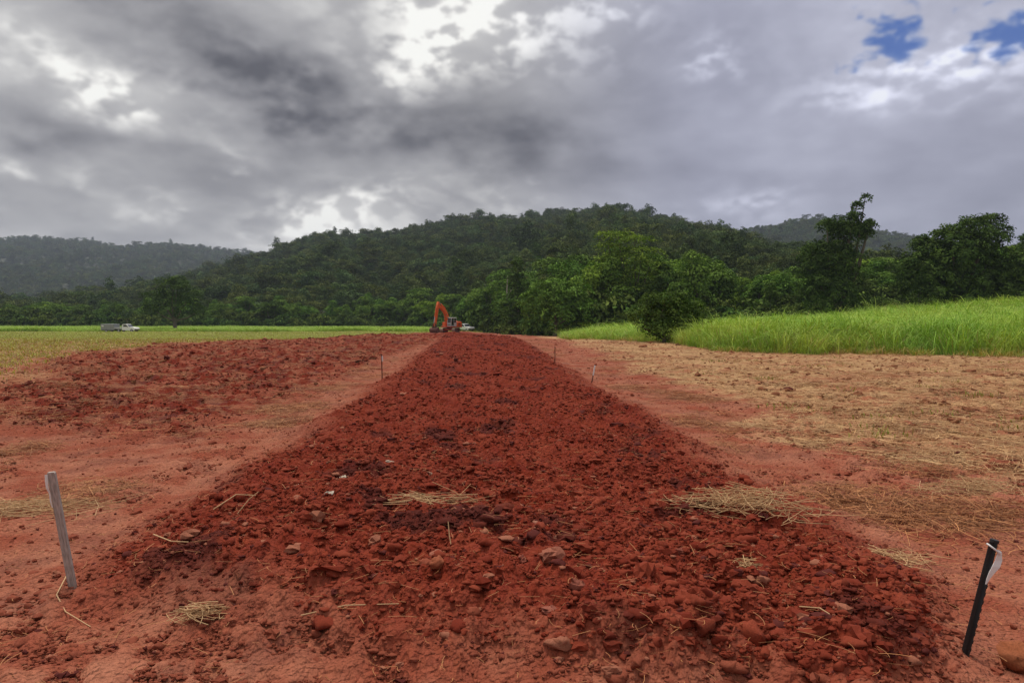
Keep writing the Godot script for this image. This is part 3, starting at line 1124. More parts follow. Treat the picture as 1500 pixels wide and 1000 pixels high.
# ------------------------------------------------------------------ clods, stones, straw
func lump_mesh(seed_value: int, rough: float, angular: float, rings := 6, seg := 8) -> ArrayMesh:
	var nz := noise(seed_value, 1.1, 3)
	var cell := noise(seed_value + 1, 0.8, 1, FastNoiseLite.TYPE_CELLULAR)
	cell.cellular_return_type = FastNoiseLite.RETURN_CELL_VALUE
	var rows := []
	for j in rings + 1:
		var th := PI * j / rings
		var row := []
		for i in seg:
			var ph := TAU * (i + 0.5 * (j % 2)) / seg
			var p := Vector3(sin(th) * cos(ph), cos(th), sin(th) * sin(ph))
			var r := 0.5 * (1.0 + rough * nz.get_noise_3dv(p * 1.2) + angular * 0.35 * cell.get_noise_3dv(p * 1.1))
			row.append(p * r)
		rows.append(row)
	var st := SurfaceTool.new()
	st.begin(Mesh.PRIMITIVE_TRIANGLES)
	st.set_smooth_group(-1 if angular > 0.5 else 0)
	for j in rings:
		for i in seg:
			var q := (i + 1) % seg
			for t in [[rows[j][i], rows[j][q], rows[j + 1][q]], [rows[j][i], rows[j + 1][q], rows[j + 1][i]]]:
				for v in t:
					st.set_color(Color.WHITE)
					st.add_vertex(v)
	st.generate_normals()
	return st.commit()

func soil_material() -> StandardMaterial3D:
	var m := coloured(0.95, Color.WHITE, 0.2)
	m.uv1_triplanar = true
	m.uv1_scale = Vector3(1.7, 1.7, 1.7)
	m.albedo_texture = ImageTexture.create_from_image(grey_image(noise(43, 0.03, 5), 256, 0.65, 1.0, 0.8))
	return m

var soil_mat: StandardMaterial3D
var lumps := []

func make_clods() -> void:
	var rg := RandomNumberGenerator.new()
	rg.seed = 33
	soil_mat = soil_material()
	for k in 6:
		lumps.append(lump_mesh(900 + k, 0.75, 0.25 if k < 3 else 0.9, 5, 7))
	var places := [[], [], [], [], [], []]
	var tints := [[], [], [], [], [], []]
	for i in 210000:
		var dd := 2.7 * pow(20.0, pow(rg.randf(), 1.15))
		var xx := rg.randf_range(-0.78, 0.78) * (dd + 0.5)
		var wob := n_wide.get_noise_2d(xx, dd)
		var m := on_mound(xx, dd, wob)
		var t := torn(xx, dd, wob)
		var patch := n_patch.get_noise_2d(xx, dd)
		var mid := n_mid.get_noise_2d(xx, dd)
		var s := maxf(straw_right(xx, dd, wob, mid), straw_left(xx, dd, wob))
		var rough := smoothstep(-0.05, 0.4, patch + 0.4 * mid)
		var chance := maxf(maxf(m, 0.75 * t), 0.06 + 0.35 * rough)
		var rut := smoothstep(0.12, 0.4, n_row.get_noise_2d(xx * 0.5 + 0.12 * dd + 33.0, dd) + 0.4 * mid)
		chance = lerpf(chance, 0.08 + 0.7 * rut * smoothstep(30.0, 10.0, dd), s * (1.0 - m))
		if m > 0.5:
			chance *= 0.3 + 0.7 * smoothstep(-0.3, 0.05, n_patch.get_noise_2d(xx * 1.3 + 5.0, dd * 1.3))
		if rg.randf() > chance:
			continue
		var size := 0.008 + 0.0105 * absf(rg.randfn()) + 0.0011 * dd
		if rg.randf() < (0.07 if dd < 6.0 and xx > -0.6 else 0.045):
			size *= rg.randf_range(1.6, 3.2)
		if t > 0.5 and m < 0.5:
			# torn sods lie in rows and tangles
			if rg.randf() > smoothstep(-0.25, 0.35, n_row.get_noise_2d(xx * 0.35 + 0.12 * dd, dd) + 0.5 * mid):
				continue
			size *= rg.randf_range(0.6, 1.5)
		elif m < 0.5:
			size *= 0.8 + 0.7 * s
		var k := rg.randi() % 6
		var basis := Basis.from_euler(Vector3(rg.randf() * TAU, rg.randf() * TAU, rg.randf() * TAU)).scaled(Vector3(size * rg.randf_range(0.8, 1.5), size * rg.randf_range(0.5, 0.9), size * rg.randf_range(0.8, 1.4)))
		places[k].append(Transform3D(basis, Vector3(xx, fine_height(xx, dd) + size * 0.04, -dd)))
		var c := Color(0.205, 0.031, 0.016).lerp(Color(0.32, 0.066, 0.034), rg.randf())
		c = c.lerp(Color(0.075, 0.019, 0.016), m * smoothstep(0.26, 0.48, n_patch.get_noise_2d(xx * 1.6 + 60.0, dd * 1.6) + 0.2 * mid) * 0.8)
		if t > 0.5 and m < 0.5:
			c = c.lerp(Color(0.13, 0.035, 0.026), rg.randf() * 0.75).lerp(Color(0.36, 0.19, 0.09), 0.5 if rg.randf() < 0.15 else 0.0)
		elif m < 0.5:
			c = c.lerp(Color(0.33, 0.10, 0.058), 0.65)
		if s > 0.5 and m < 0.3:
			c = c.lerp(Color(0.27, 0.11, 0.052), 0.8)
		if rg.randf() < 0.05:
			c = Color(0.13, 0.03, 0.024)
		elif rg.randf() < 0.03:
			c = Color(0.40, 0.15, 0.09)
		tints[k].append(c)
	var o := stuff("soil_clods", "countless crumbs and clods of red soil on the heap and tracks", "soil")
	var n := 0
	for k in 6:
		scatter("clods", lumps[k], soil_mat, places[k], tints[k], o)
		n += places[k].size()
	print("clods ", n)

# height with the small lumps, as the ground sheet has it
func fine_height(x: float, d: float) -> float:
	var wob := n_wide.get_noise_2d(x, d)
	var m := on_mound(x, d, wob)
	var t := torn(x, d, wob)
	var mid := n_mid.get_noise_2d(x, d)
	var fine := n_fine.get_noise_2d(x, d)
	var rr := sqrt(x * x + d * d)
	var step := 0.0125 + 0.004 * rr
	var lump := -n_lump.get_noise_2d(x + 0.05 * fine, d + 0.05 * mid) - 0.55 if rr < 62.0 else 0.0
	var loose := maxf(m, t * 0.9)
	var row := n_row.get_noise_2d(x * 0.35 + 0.12 * d, d)
	var h := ground_height(x, d)
	h += loose * (0.085 * mid + clampf(0.10 / step, 0.0, 1.0) * 0.06 * fine + clampf(0.06 / step, 0.0, 1.0) * 0.085 * lump)
	h += t * (0.15 * maxf(row, -0.15) + 0.05 * mid)
	h += (1.0 - loose) * 0.022 * mid
	var s := maxf(straw_right(x, d, wob, mid), straw_left(x, d, wob))
	return h + s * (0.05 * maxf(row, 0.0) + 0.05 * maxf(mid, 0.0))

func stalks(count: int, rx: float, rz: float, high: float, lo: float, hi: float, thick: float, seed_value: int, ca: Color, cb: Color, along := 0.0, round_stems := false) -> ArrayMesh:
	var rg := RandomNumberGenerator.new()
	rg.seed = seed_value
	var s := Shape.new()
	for i in count:
		var at := Vector3(rg.randfn() * rx * 0.45, 0, rg.randfn() * rz * 0.45)
		var fall := clampf(1.0 - pow(at.x / rx, 2.0) - pow(at.z / rz, 2.0), 0.0, 1.0)
		at.y = 0.006 + high * fall * rg.randf()
		var w := rg.randf() * TAU if along == 0.0 else rg.randfn() * 0.5 / along + (PI if rg.randf() < 0.5 else 0.0)
		var l := rg.randf_range(lo, hi)
		var dir := Vector3(cos(w), rg.randfn() * 0.12, sin(w)).normalized()
		var bend := Vector3(-dir.z, rg.randfn() * 0.25, dir.x) * rg.randfn() * 0.1 * l
		s.tint = ca.lerp(cb, rg.randf()) * rg.randf_range(0.75, 1.15)
		var pts := []
		for k in 4:
			var f := k / 3.0 - 0.5
			var p := at + dir * l * f + bend * (1.0 - 4.0 * f * f)
			p.y = maxf(p.y, 0.003)
			pts.append(p)
		if round_stems:
			s.tube(pts, [thick, thick, thick * 0.9, thick * 0.4], 4, false)
		else:
			var side := (dir.cross(Vector3(rg.randfn() * 0.5, 1, rg.randfn() * 0.5))).normalized() * thick
			for k in 3:
				s.quad(pts[k] - side, pts[k] + side, pts[k + 1] + side, pts[k + 1] - side)
	return s.mesh()

func make_straw() -> void:
	var rg := RandomNumberGenerator.new()
	rg.seed = 44
	var sm := coloured(0.7, Color.WHITE, 0.35)
	var ca := Color(0.40, 0.21, 0.09)
	var cb := Color(0.66, 0.44, 0.21)
	var kinds := []
	for k in 4:
		kinds.append(stalks(18, 0.34, 0.3, 0.05, 0.08, 0.32, 0.0022, 950 + k, ca, cb))
	for k in 2:
		kinds.append(stalks(4, 0.3, 0.3, 0.012, 0.03, 0.13, 0.0012, 960 + k, ca, cb))
	var places := [[], [], [], [], [], []]
	var tints := [[], [], [], [], [], []]
	for i in 60000:
		var dd := 2.7 * pow(19.0, rg.randf())
		var xx := rg.randf_range(-0.78, 0.78) * (dd + 0.5)
		var wob := n_wide.get_noise_2d(xx, dd)
		var m := on_mound(xx, dd, wob)
		var t := torn(xx, dd, wob)
		var mid := n_mid.get_noise_2d(xx, dd)
		var s := maxf(straw_right(xx, dd, wob, mid), straw_left(xx, dd, wob)) * (1.0 - m)
		var patch := n_patch.get_noise_2d(xx + 90.0, dd)
		var tangle := smoothstep(0.12, 0.42, patch + 0.3 * mid)
		var chance := 0.04 + 0.5 * tangle * smoothstep(4.2, 7.0, dd) * (1.0 - m)
		if m > 0.5:
			chance = 0.05 + 0.07 * tangle
		chance = maxf(chance, s * (0.28 + 0.5 * tangle))
		if t > 0.5:
			chance = 0.16 + 0.3 * tangle
		if rg.randf() > chance:
			continue
		var full := s > 0.4 or (tangle > 0.5 and m < 0.05 and dd > 5.0) or (t > 0.5 and rg.randf() < 0.4)
		var k := rg.randi() % 4 if full and rg.randf() < 0.75 else 4 + rg.randi() % 2
		var sz := rg.randf_range(0.7, 1.25) * (1.0 + dd * 0.018)
		places[k].append(Transform3D(Basis(Vector3.UP, rg.randf() * TAU).scaled(Vector3(sz, sz * 0.8, sz)), Vector3(xx, fine_height(xx, dd) + 0.004, -dd)))
		var red := 0.12 if s > 0.3 else 0.95
		var tone := rg.randf_range(0.65, 1.1) * (1.0 - 0.32 * red)
		tints[k].append(Color(tone, tone * (1.0 - 0.35 * red), tone * (1.0 - 0.5 * red)))
	var o := stuff("loose_straw", "dry straw litter strewn over the soil", "straw")
	var n := 0
	for k in 6:
		scatter("stalks", kinds[k], sm, places[k], tints[k], o)
		n += places[k].size()
	print("straw ", n)
	# heaps that stand out: [label, x, d, half width, half depth, height, stalks, longest, turn]
	var heaps := [
		["large tangled heap of pale straw on the right flank of the soil heap", 1.6, 4.95, 0.5, 0.22, 0.15, 230, 0.4, -0.4],
		["oval ring of long yellow straw stalks in the middle of the soil heap", -0.52, 5.15, 0.34, 0.16, 0.05, 55, 0.55, -0.1],
		["small pale tuft of straw below the large straw heap", 1.25, 3.95, 0.1, 0.07, 0.05, 40, 0.16, 0.0],
		["clump of straw and dirt on the trodden soil at the bottom left", -1.55, 3.62, 0.12, 0.08, 0.06, 60, 0.2, 0.3],
		["flat spread of yellow straw behind the grey timber peg", -4.0, 6.0, 0.75, 0.3, 0.06, 190, 0.7, 0.15],
		["flat patch of straw on the trodden soil left of the black stake", 2.35, 4.55, 0.28, 0.16, 0.05, 80, 0.3, 0.0],
		["long low wisp of straw along the right edge of the picture", 4.1, 6.6, 0.7, 0.28, 0.09, 200, 0.5, 0.5]]
	var i := 0
	for h in heaps:
		var b := put("straw_heap", stalks(h[6], h[3], h[4], h[5], 0.12, h[7], 0.0022, 970 + i, Color(0.40, 0.22, 0.10), Color(0.62, 0.41, 0.21), 1.0 if i in [1, 4] else 0.0, true), sm)
		b.position = Vector3(h[1], fine_height(h[1], h[2]) + 0.004, -h[2])
		b.rotation.y = h[8]
		tag(b, h[0], "straw", "heaps of straw")
		i += 1
	# single stalks: [label, points x, d, lift]
	var long := [
		["long bent dry stalk lying in front of the grey timber peg", [[-2.62, 4.3, 0.03], [-2.5, 4.0, 0.02], [-2.33, 3.8, 0.02], [-2.12, 3.66, 0.015]], 0.0045],
		["thick dry stalk lying across the left corner of the soil heap", [[-2.28, 4.65, 0.06], [-2.1, 4.5, 0.05], [-1.93, 4.36, 0.03]], 0.005],
		["dry stalk pointing up and right on the left flank of the soil heap", [[-2.05, 4.95, 0.03], [-1.92, 5.1, 0.06], [-1.82, 5.2, 0.1]], 0.005],
		["short forked stalk on the left flank of the soil heap", [[-1.85, 4.9, 0.02], [-1.78, 4.96, 0.07], [-1.73, 5.0, 0.1]], 0.004],
		["thin upright stalk standing in the middle of the soil heap", [[-0.34, 4.15, -0.02], [-0.36, 4.2, 0.06], [-0.37, 4.24, 0.14]], 0.004],
		["thin stalk lying along the front foot of the soil heap", [[-1.02, 3.52, 0.02], [-0.8, 3.5, 0.02], [-0.55, 3.54, 0.03]], 0.004],
		["short dry stalk on the bottom right of the soil heap", [[1.35, 3.42, 0.03], [1.42, 3.36, 0.05], [1.44, 3.3, 0.03]], 0.004]]
	for l in long:
		var s := Shape.new()
		s.tint = Color(0.52, 0.33, 0.17)
		var pts := []
		var radii := []
		var first: Array = l[1][0]
		var origin := Vector3(first[0], fine_height(first[0], first[1]), -first[1])
		for e in l[1]:
			pts.append(Vector3(e[0], fine_height(e[0], e[1]) + e[2], -e[1]) - origin)
			radii.append(l[2] * (1.0 - 0.15 * radii.size()))
		s.tube(pts, radii, 5)
		var b := put("straw_stalk", s.mesh(), sm)
		b.position = origin
		tag(b, l[0], "stalk", "single stalks")

func make_rocks() -> void:
	# [label, x, d, width, height, depth, angular, colour]
	var tan := Color(0.42, 0.15, 0.095)
	var red := Color(0.34, 0.09, 0.05)
	var rocks := [
		["largest pale red rock near the middle of the soil heap", 0.21, 3.93, 0.135, 0.085, 0.10, 0.6, tan],
		["wide flat-topped rock left of the upright stalk", -0.41, 4.07, 0.115, 0.075, 0.09, 0.9, tan],
		["rounded rock in front of the flat-topped rock", -0.455, 3.86, 0.085, 0.06, 0.07, 0.4, red],
		["smooth orange-red rock beside the rounded rock", -0.385, 3.78, 0.085, 0.06, 0.07, 0.3, Color(0.40, 0.12, 0.06)],
		["small angular brown stone just left of the largest rock", 0.055, 3.96, 0.06, 0.05, 0.05, 1.2, Color(0.35, 0.104, 0.068)],
		["upright angular stone below and right of the largest rock", 0.33, 3.57, 0.075, 0.085, 0.06, 1.2, Color(0.35, 0.112, 0.075)],
		["flat angular chip of stone below the largest rock", 0.17, 3.38, 0.075, 0.03, 0.06, 1.4, Color(0.38, 0.128, 0.086)],
		["long wedge-shaped stone near the foot of the heap on the right", 0.42, 3.02, 0.08, 0.05, 0.055, 1.2, Color(0.40, 0.15, 0.09)],
		["low reddish stone left of the middle of the heap", -0.18, 3.42, 0.07, 0.045, 0.06, 0.5, red],
		["bright orange-red small stone at the foot of the heap", 0.215, 2.90, 0.045, 0.04, 0.04, 0.6, Color(0.46, 0.11, 0.045)],
		["pale blunt stone at the bottom of the picture right of the centre", 0.53, 2.90, 0.06, 0.05, 0.05, 0.7, Color(0.42, 0.16, 0.09)],
		["smooth pale pebble above the largest rock", 0.15, 4.62, 0.06, 0.04, 0.045, 0.3, Color(0.42, 0.18, 0.12)],
		["pale pebble right of the smooth pebble above the largest rock", 0.27, 4.42, 0.055, 0.04, 0.045, 0.6, Color(0.40, 0.17, 0.11)],
		["large orange lump of clay beside the black stake", 2.33, 3.32, 0.24, 0.13, 0.17, 0.4, Color(0.37, 0.12, 0.055)],
		["dull brown stone on the right flank of the heap", 0.93, 4.05, 0.06, 0.045, 0.05, 1.0, Color(0.32, 0.096, 0.064)],
		["dark crumbly clod at the left shoulder of the heap by the white lumps", -1.42, 6.2, 0.2, 0.14, 0.16, 0.9, Color(0.14, 0.032, 0.022)],
		["white lump of clay farthest left and widest on the heap", -1.37, 5.95, 0.10, 0.035, 0.06, 0.9, Color(0.60, 0.50, 0.38)],
		["white lump of clay nearest the straw ring on the heap", -0.69, 6.05, 0.065, 0.03, 0.045, 0.9, Color(0.62, 0.50, 0.36)],
		["white speck of clay farthest up the heap", -1.06, 6.35, 0.06, 0.025, 0.04, 0.9, Color(0.58, 0.46, 0.35)],
		["white lump of clay lowest on the left flank of the heap", -1.33, 5.35, 0.075, 0.035, 0.05, 0.9, Color(0.58, 0.50, 0.40)]]
	var i := 0
	for r in rocks:
		var white: bool = r[7].g > 0.4
		var o := put("clay_lump" if white else "rock", lump_mesh(1200 + i * 3, 0.55, r[6], 8, 12), soil_tint(r[7]))
		o.position = Vector3(r[1], fine_height(r[1], r[2]) + r[4] * (0.6 if white else 0.24), -r[2])
		o.scale = Vector3(r[3], r[4], r[5])
		o.rotation = Vector3(0.1 * sin(i * 2.1), i * 1.3, 0.12 * cos(i * 1.7)) if not white else Vector3(0, i * 0.7, 0)
		tag(o, r[0], "clay" if white else "rock", "rocks on the soil")
		i += 1

func soil_tint(c: Color) -> StandardMaterial3D:
	var m: StandardMaterial3D = soil_mat.duplicate()
	m.vertex_color_use_as_albedo = false
	m.albedo_color = c.linear_to_srgb()
	return m

# ------------------------------------------------------------------ stakes
func wood_material(c: Color) -> StandardMaterial3D:
	var m := StandardMaterial3D.new()
	m.albedo_color = c.linear_to_srgb()
	m.roughness = 0.9
	m.uv1_triplanar = true
	m.uv1_scale = Vector3(9, 1.2, 9)
	m.albedo_texture = ImageTexture.create_from_image(grey_image(noise(47, 0.04, 4), 256, 0.6, 1.0, 0.7))
	return m

func ribbon(pts: Array, side: Vector3, wide: Array, thick := 0.0012) -> ArrayMesh:
	var s := Shape.new()
	for k in pts.size() - 1:
		var a: Vector3 = pts[k]
		var b: Vector3 = pts[k + 1]
		var t := (b - a).normalized().cross(side).normalized() * thick
		var sa: Vector3 = side * float(wide[k]) * 0.5
		var sb: Vector3 = side * float(wide[k + 1]) * 0.5
		s.quad(a - sa + t, a + sa + t, b + sb + t, b - sb + t)
		s.quad(a - sa - t, b - sb - t, b + sb - t, a + sa - t)
		s.quad(a - sa - t, a - sa + t, b - sb + t, b - sb - t)
		s.quad(a + sa + t, a + sa - t, b + sb - t, b + sb + t)
	return s.mesh()

func make_stakes() -> void:
	var grey := wood_material(Color(0.52, 0.43, 0.38))
	var tape := paint(0.72, 0.70, 0.68, 0.6)
	var o := thing("survey_peg", "grey weathered timber peg leaning left in the trodden soil at the left", "survey peg", Vector3(-2.515, ground_height(-2.515, 4.17), -4.17), "survey pegs")
	o.rotation = Vector3(0.05, 0.25, 0.125)
	var s := Shape.new()
	s.prism(PackedVector2Array([Vector2(-0.019, -0.12), Vector2(0.019, -0.12), Vector2(0.0195, 0.655), Vector2(0.015, 0.662), Vector2(-0.016, 0.664), Vector2(-0.0195, 0.657)]), -0.013, 0.013)
	put("timber", s.mesh(), grey, o)
	var q := put("tape", ribbon([Vector3(-0.022, 0.655, 0.015), Vector3(-0.026, 0.62, 0.017), Vector3(-0.028, 0.58, 0.018), Vector3(-0.022, 0.545, 0.016), Vector3(-0.024, 0.50, 0.017), Vector3(-0.021, 0.465, 0.016)], Vector3(0.92, 0, 0.39), [0.016, 0.018, 0.015, 0.007, 0.008, 0.005]), tape, o)
	q.set_meta("label", "white tape hanging down the left edge of the peg")
	# star picket
	o = thing("star_picket", "black steel star picket with white tape tied round its top at the right", "survey peg", Vector3(2.11, ground_height(2.11, 3.38), -3.38), "survey pegs")
	o.rotation = Vector3(0.08, 0.3, -0.2)
	s = Shape.new()
	for k in 3:
		var w := TAU * k / 3.0 + 0.5
		var b := Basis(Vector3.UP, w)
		s.box(b * Vector3(0.0095, 0.2, 0), Vector3(0.019, 0.69, 0.006), 0.0015, b)
		for j in 13:
			if k != 1:
				s.box(b * Vector3(0.0205, -0.05 + j * 0.038, 0), Vector3(0.003, 0.018, 0.006), 0.001, b)
	put("steel_post", s.mesh(), paint(0.013, 0.012, 0.012, 0.55, 0.0, 0.5), o)
	s = Shape.new()
	s.tube([Vector3(0, 0.535, 0), Vector3(0, 0.548, 0)], [0.02, 0.019], 10)
	put("cap", s.mesh(), paint(0.015, 0.014, 0.014, 0.6), o)
	var loop := Shape.new()
	var ring := []
	var rr := []
	for k in 13:
		var w := TAU * k / 12.0
		ring.append(Vector3(cos(w) * 0.024, 0.508 + 0.012 * cos(w + 2.6), sin(w) * 0.024))
		rr.append(0.0045)
	loop.tube(ring, rr, 6, false)
	loop.tube([Vector3(0.0, 0.505, 0.026), Vector3(0.008, 0.498, 0.032), Vector3(0.014, 0.49, 0.03)], [0.006, 0.009, 0.006], 7)
	put("tape_knot", loop.mesh(), tape, o)
	put("tape", ribbon([Vector3(0.014, 0.497, 0.028), Vector3(0.016, 0.46, 0.03), Vector3(0.004, 0.43, 0.034), Vector3(-0.01, 0.40, 0.032), Vector3(-0.019, 0.37, 0.03), Vector3(-0.024, 0.345, 0.03)], Vector3(0.95, 0.1, 0.2), [0.02, 0.036, 0.04, 0.028, 0.016, 0.005]), tape, o)
	put("tape", ribbon([Vector3(0.016, 0.497, 0.026), Vector3(0.026, 0.46, 0.02), Vector3(0.028, 0.425, 0.018)], Vector3(0.6, 0, 0.8), [0.012, 0.018, 0.014]), tape, o)
	# pegs farther off: [label, x, d, height, lean, colour, tape]
	var far := [
		["thin red-brown peg standing by the left track", -3.03, 17.2, 0.62, 0.02, Color(0.16, 0.045, 0.03), 0.03],
		["thin brown peg standing at the right edge of the soil heap", 1.2, 20.6, 0.5, 0.0, Color(0.20, 0.075, 0.045), 0.0],
		["short leaning peg with a white upper end on the right track", 1.72, 16.0, 0.44, -0.18, Color(0.24, 0.11, 0.08), 0.2]]
	for f in far:
		o = thing("survey_peg", f[0], "survey peg", Vector3(f[1], ground_height(f[1], f[2]), -f[2]), "survey pegs")
		o.rotation.z = f[4]
		s = Shape.new()
		s.box(Vector3(0, f[3] / 2.0 - 0.06, 0), Vector3(0.024, f[3] + 0.12, 0.016), 0.003)
		put("timber", s.mesh(), wood_material(f[5]), o)
		if f[6] > 0.0:
			var long: float = f[6]
			s = Shape.new()
			s.box(Vector3(0.017 if long < 0.1 else 0.0, f[3] - long / 2.0 - (0.1 if long < 0.1 else 0.0), 0.001), Vector3(0.028, long + 0.02 if long > 0.1 else 0.12, 0.02), 0.004)
			put("tape", s.mesh(), tape, o)

# ------------------------------------------------------------------ machines
func make_excavator() -> void:
	var orange := paint(0.72, 0.125, 0.02, 0.45, 0.0, 0.5)
	var deep := paint(0.50, 0.065, 0.018, 0.5)
	var pale := paint(0.50, 0.50, 0.49, 0.5)
	var dark := paint(0.03, 0.027, 0.025, 0.7)
	var steel := paint(0.10, 0.065, 0.05, 0.6, 0.4)
	var muddy := paint(0.13, 0.055, 0.04, 0.9)
	var worn := paint(0.30, 0.19, 0.13, 0.8)
	var chrome := paint(0.6, 0.6, 0.6, 0.2, 1.0)
	var glass := StandardMaterial3D.new()
	glass.albedo_color = Color(0.05, 0.06, 0.065, 0.55)
	glass.transparency = BaseMaterial3D.TRANSPARENCY_ALPHA
	glass.roughness = 0.05
	var frost := paint(0.34, 0.40, 0.40, 0.25)
	var d := 138.0
	var at := Vector3(-91.0 / 1083.0 * d, 0, -d)
	at.y = ground_height(at.x, d) + 0.05
	var ex := thing("excavator", "orange tracked excavator working on top of the soil heap", "excavator", at)
	ex.rotation.y = deg_to_rad(-122)
	ex.scale = Vector3.ONE * 0.94
	# tracks stand turned a little against the house
	var turn := Basis(Vector3.UP, deg_to_rad(22))
	for side in [-1.0, 1.0]:
		var t := Node3D.new()
		t.name = "track"
		ex.add_child(t, true)
		t.basis = turn
		var z0: float = side * 1.2 - 0.3
		var loop := PackedVector2Array()
		var inner := PackedVector2Array()
		for k in 24:
			var w := TAU * k / 24.0
			var cx := 1.65 if cos(w) > 0.0 else -1.65
			loop.append(Vector2(cx + cos(w) * 0.45, 0.46 + sin(w) * 0.45))
		var s := Shape.new()
		s.prism(loop, z0 + 0.06, z0 + 0.54)
		put("belt", s.mesh(), muddy, t)
		# each shoe of the belt
		var shoes := Shape.new()
		var per := 3.3 * 2.0 + TAU * 0.46
		var n := 44
		for k in n:
			var l := per * k / n
			var p := Vector3.ZERO
			var w := 0.0
			if l < 3.3:
				p = Vector3(-1.65 + l, 0.0, 0)
				w = PI
			elif l < 3.3 + PI * 0.46:
				w = -PI / 2.0 + (l - 3.3) / 0.46
				p = Vector3(1.65 + cos(w) * 0.46, 0.46 + sin(w) * 0.46, 0)
				w += PI / 2.0
			elif l < 6.6 + PI * 0.46:
				p = Vector3(1.65 - (l - 3.3 - PI * 0.46), 0.92, 0)
			else:
				w = PI / 2.0 + (l - 6.6 - PI * 0.46) / 0.46
				p = Vector3(-1.65 + cos(w) * 0.46, 0.46 + sin(w) * 0.46, 0)
				w += PI / 2.0
			p.z = z0 + 0.3
			shoes.box(p, Vector3(0.19, 0.05, 0.6), 0.008, Basis(Vector3(0, 0, 1), w))
		put("shoes", shoes.mesh(), worn, t)
		for e in [[1.65, 0.36, "idler"], [-1.65, 0.36, "sprocket"]]:
			s = Shape.new()
			s.tube([Vector3(e[0], 0.46, z0 + 0.02), Vector3(e[0], 0.46, z0 + 0.58)], [e[1], e[1]], 18)
			s.tube([Vector3(e[0], 0.46, z0 - 0.02), Vector3(e[0], 0.46, z0 + 0.62)], [0.14, 0.14], 12)
			put(e[2], s.mesh(), steel, t)
		for k in 6:
			s = Shape.new()
			s.tube([Vector3(-1.2 + k * 0.48, 0.2, z0 + 0.03), Vector3(-1.2 + k * 0.48, 0.2, z0 + 0.57)], [0.12, 0.12], 10)
			put("roller", s.mesh(), steel, t)
	var s := Shape.new()
	s.box(turn * Vector3(0, 0.62, 0), Vector3(1.7, 0.42, 2.0), 0.06, turn)
	for side in [-1.0, 1.0]:
		s.box(turn * Vector3(0, 0.5, side * 0.88), Vector3(2.9, 0.3, 0.16), 0.04, turn)
	put("undercarriage", s.mesh(), deep, ex)
	s = Shape.new()
	s.tube([Vector3(0, 0.8, 0), Vector3(0, 1.02, 0)], [0.66, 0.66], 28)
	put("turntable", s.mesh(), dark, ex)
	# house
	s = Shape.new()
	s.box(Vector3(-0.55, 1.14, 0), Vector3(3.7, 0.24, 2.6), 0.03)
	put("deck", s.mesh(), deep, ex)
	s = Shape.new()
	s.box(Vector3(-1.35, 1.72, 0.0), Vector3(1.5, 0.92, 2.62), 0.08)
	s.box(Vector3(-0.15, 1.66, 0.86), Vector3(1.9, 0.8, 0.86), 0.06)
	s.box(Vector3(-1.2, 2.24, 0.1), Vector3(1.0, 0.14, 1.5), 0.05)
	var body := put("engine_cover", s.mesh(), orange, ex)
	s = Shape.new()
	for k in 5:
		s.box(Vector3(-1.35, 1.45 + k * 0.1, -1.325), Vector3(0.7, 0.05, 0.03), 0.01)
	put("vent", s.mesh(), dark, body)
	s = Shape.new()
	s.tube([Vector3(-1.0, 2.2, 0.8), Vector3(-1.0, 2.62, 0.8), Vector3(-1.08, 2.72, 0.8)], [0.07, 0.07, 0.06], 10)
	put("exhaust", s.mesh(), dark, body)
	s = Shape.new()
	var cw := PackedVector2Array()
	for k in 13:
		var w := -PI / 2.0 + PI * k / 12.0
		cw.append(Vector2(-2.1 - cos(w) * 0.62, sin(w) * 1.32))
	var plan := Shape.new()
	plan.prism(cw, 1.08, 2.05)
	var cwm := plan.mesh()
	var cwo := put("counterweight", cwm, orange, ex)
	cwo.rotation.x = -PI / 2.0
	s = Shape.new()
	for e in [[0.75, 1.28], [-0.2, 1.28]]:
		s.tube([Vector3(e[0], 1.26, e[1]), Vector3(e[0], 2.5, e[1])], [0.025, 0.025], 6)
	s.tube([Vector3(0.75, 2.5, 1.28), Vector3(-0.2, 2.5, 1.28)], [0.025, 0.025], 6)
	put("handrail", s.mesh(), dark, ex)
	# cab on the machine's left
	var cab := Node3D.new()
	cab.name = "cab"
	ex.add_child(cab, true)
	cab.position = Vector3(0.45, 1.26, -0.82)
	s = Shape.new()
	for e in [Vector3(0.88, 0, -0.46), Vector3(0.88, 0, 0.46), Vector3(-0.05, 0, -0.46), Vector3(-0.05, 0, 0.46), Vector3(-0.82, 0, -0.46), Vector3(-0.82, 0, 0.46)]:
		var top := Vector3(e.x - (0.18 if e.x > 0.5 else 0.0), 1.62, e.z)
		s.tube([e, Vector3(e.x, 0.7, e.z), top], [0.055, 0.055, 0.055], 6)
	s.box(Vector3(0.03, 0.06, 0), Vector3(1.8, 0.14, 1.02), 0.03)
	for side in [-1.0, 1.0]:
		s.box(Vector3(-0.43, 0.36, side * 0.47), Vector3(0.74, 0.62, 0.05), 0.015)
	s.box(Vector3(-0.84, 0.5, 0), Vector3(0.05, 0.9, 0.96), 0.015)
	put("cab_frame", s.mesh(), pale, cab)
	s = Shape.new()
	s.box(Vector3(-0.06, 1.66, 0), Vector3(1.64, 0.12, 1.06), 0.05)
	put("roof", s.mesh(), pale, cab)
	s = Shape.new()
	s.box(Vector3(0.90, 0.5, 0), Vector3(0.02, 0.42, 0.84), 0.004)
	put("lower_windscreen", s.mesh(), frost, cab)
	s = Shape.new()
	s.box(Vector3(0.80, 1.18, 0), Vector3(0.02, 0.86, 0.84), 0.004, Basis(Vector3(0, 0, 1), 0.16))
	put("windscreen", s.mesh(), glass, cab)
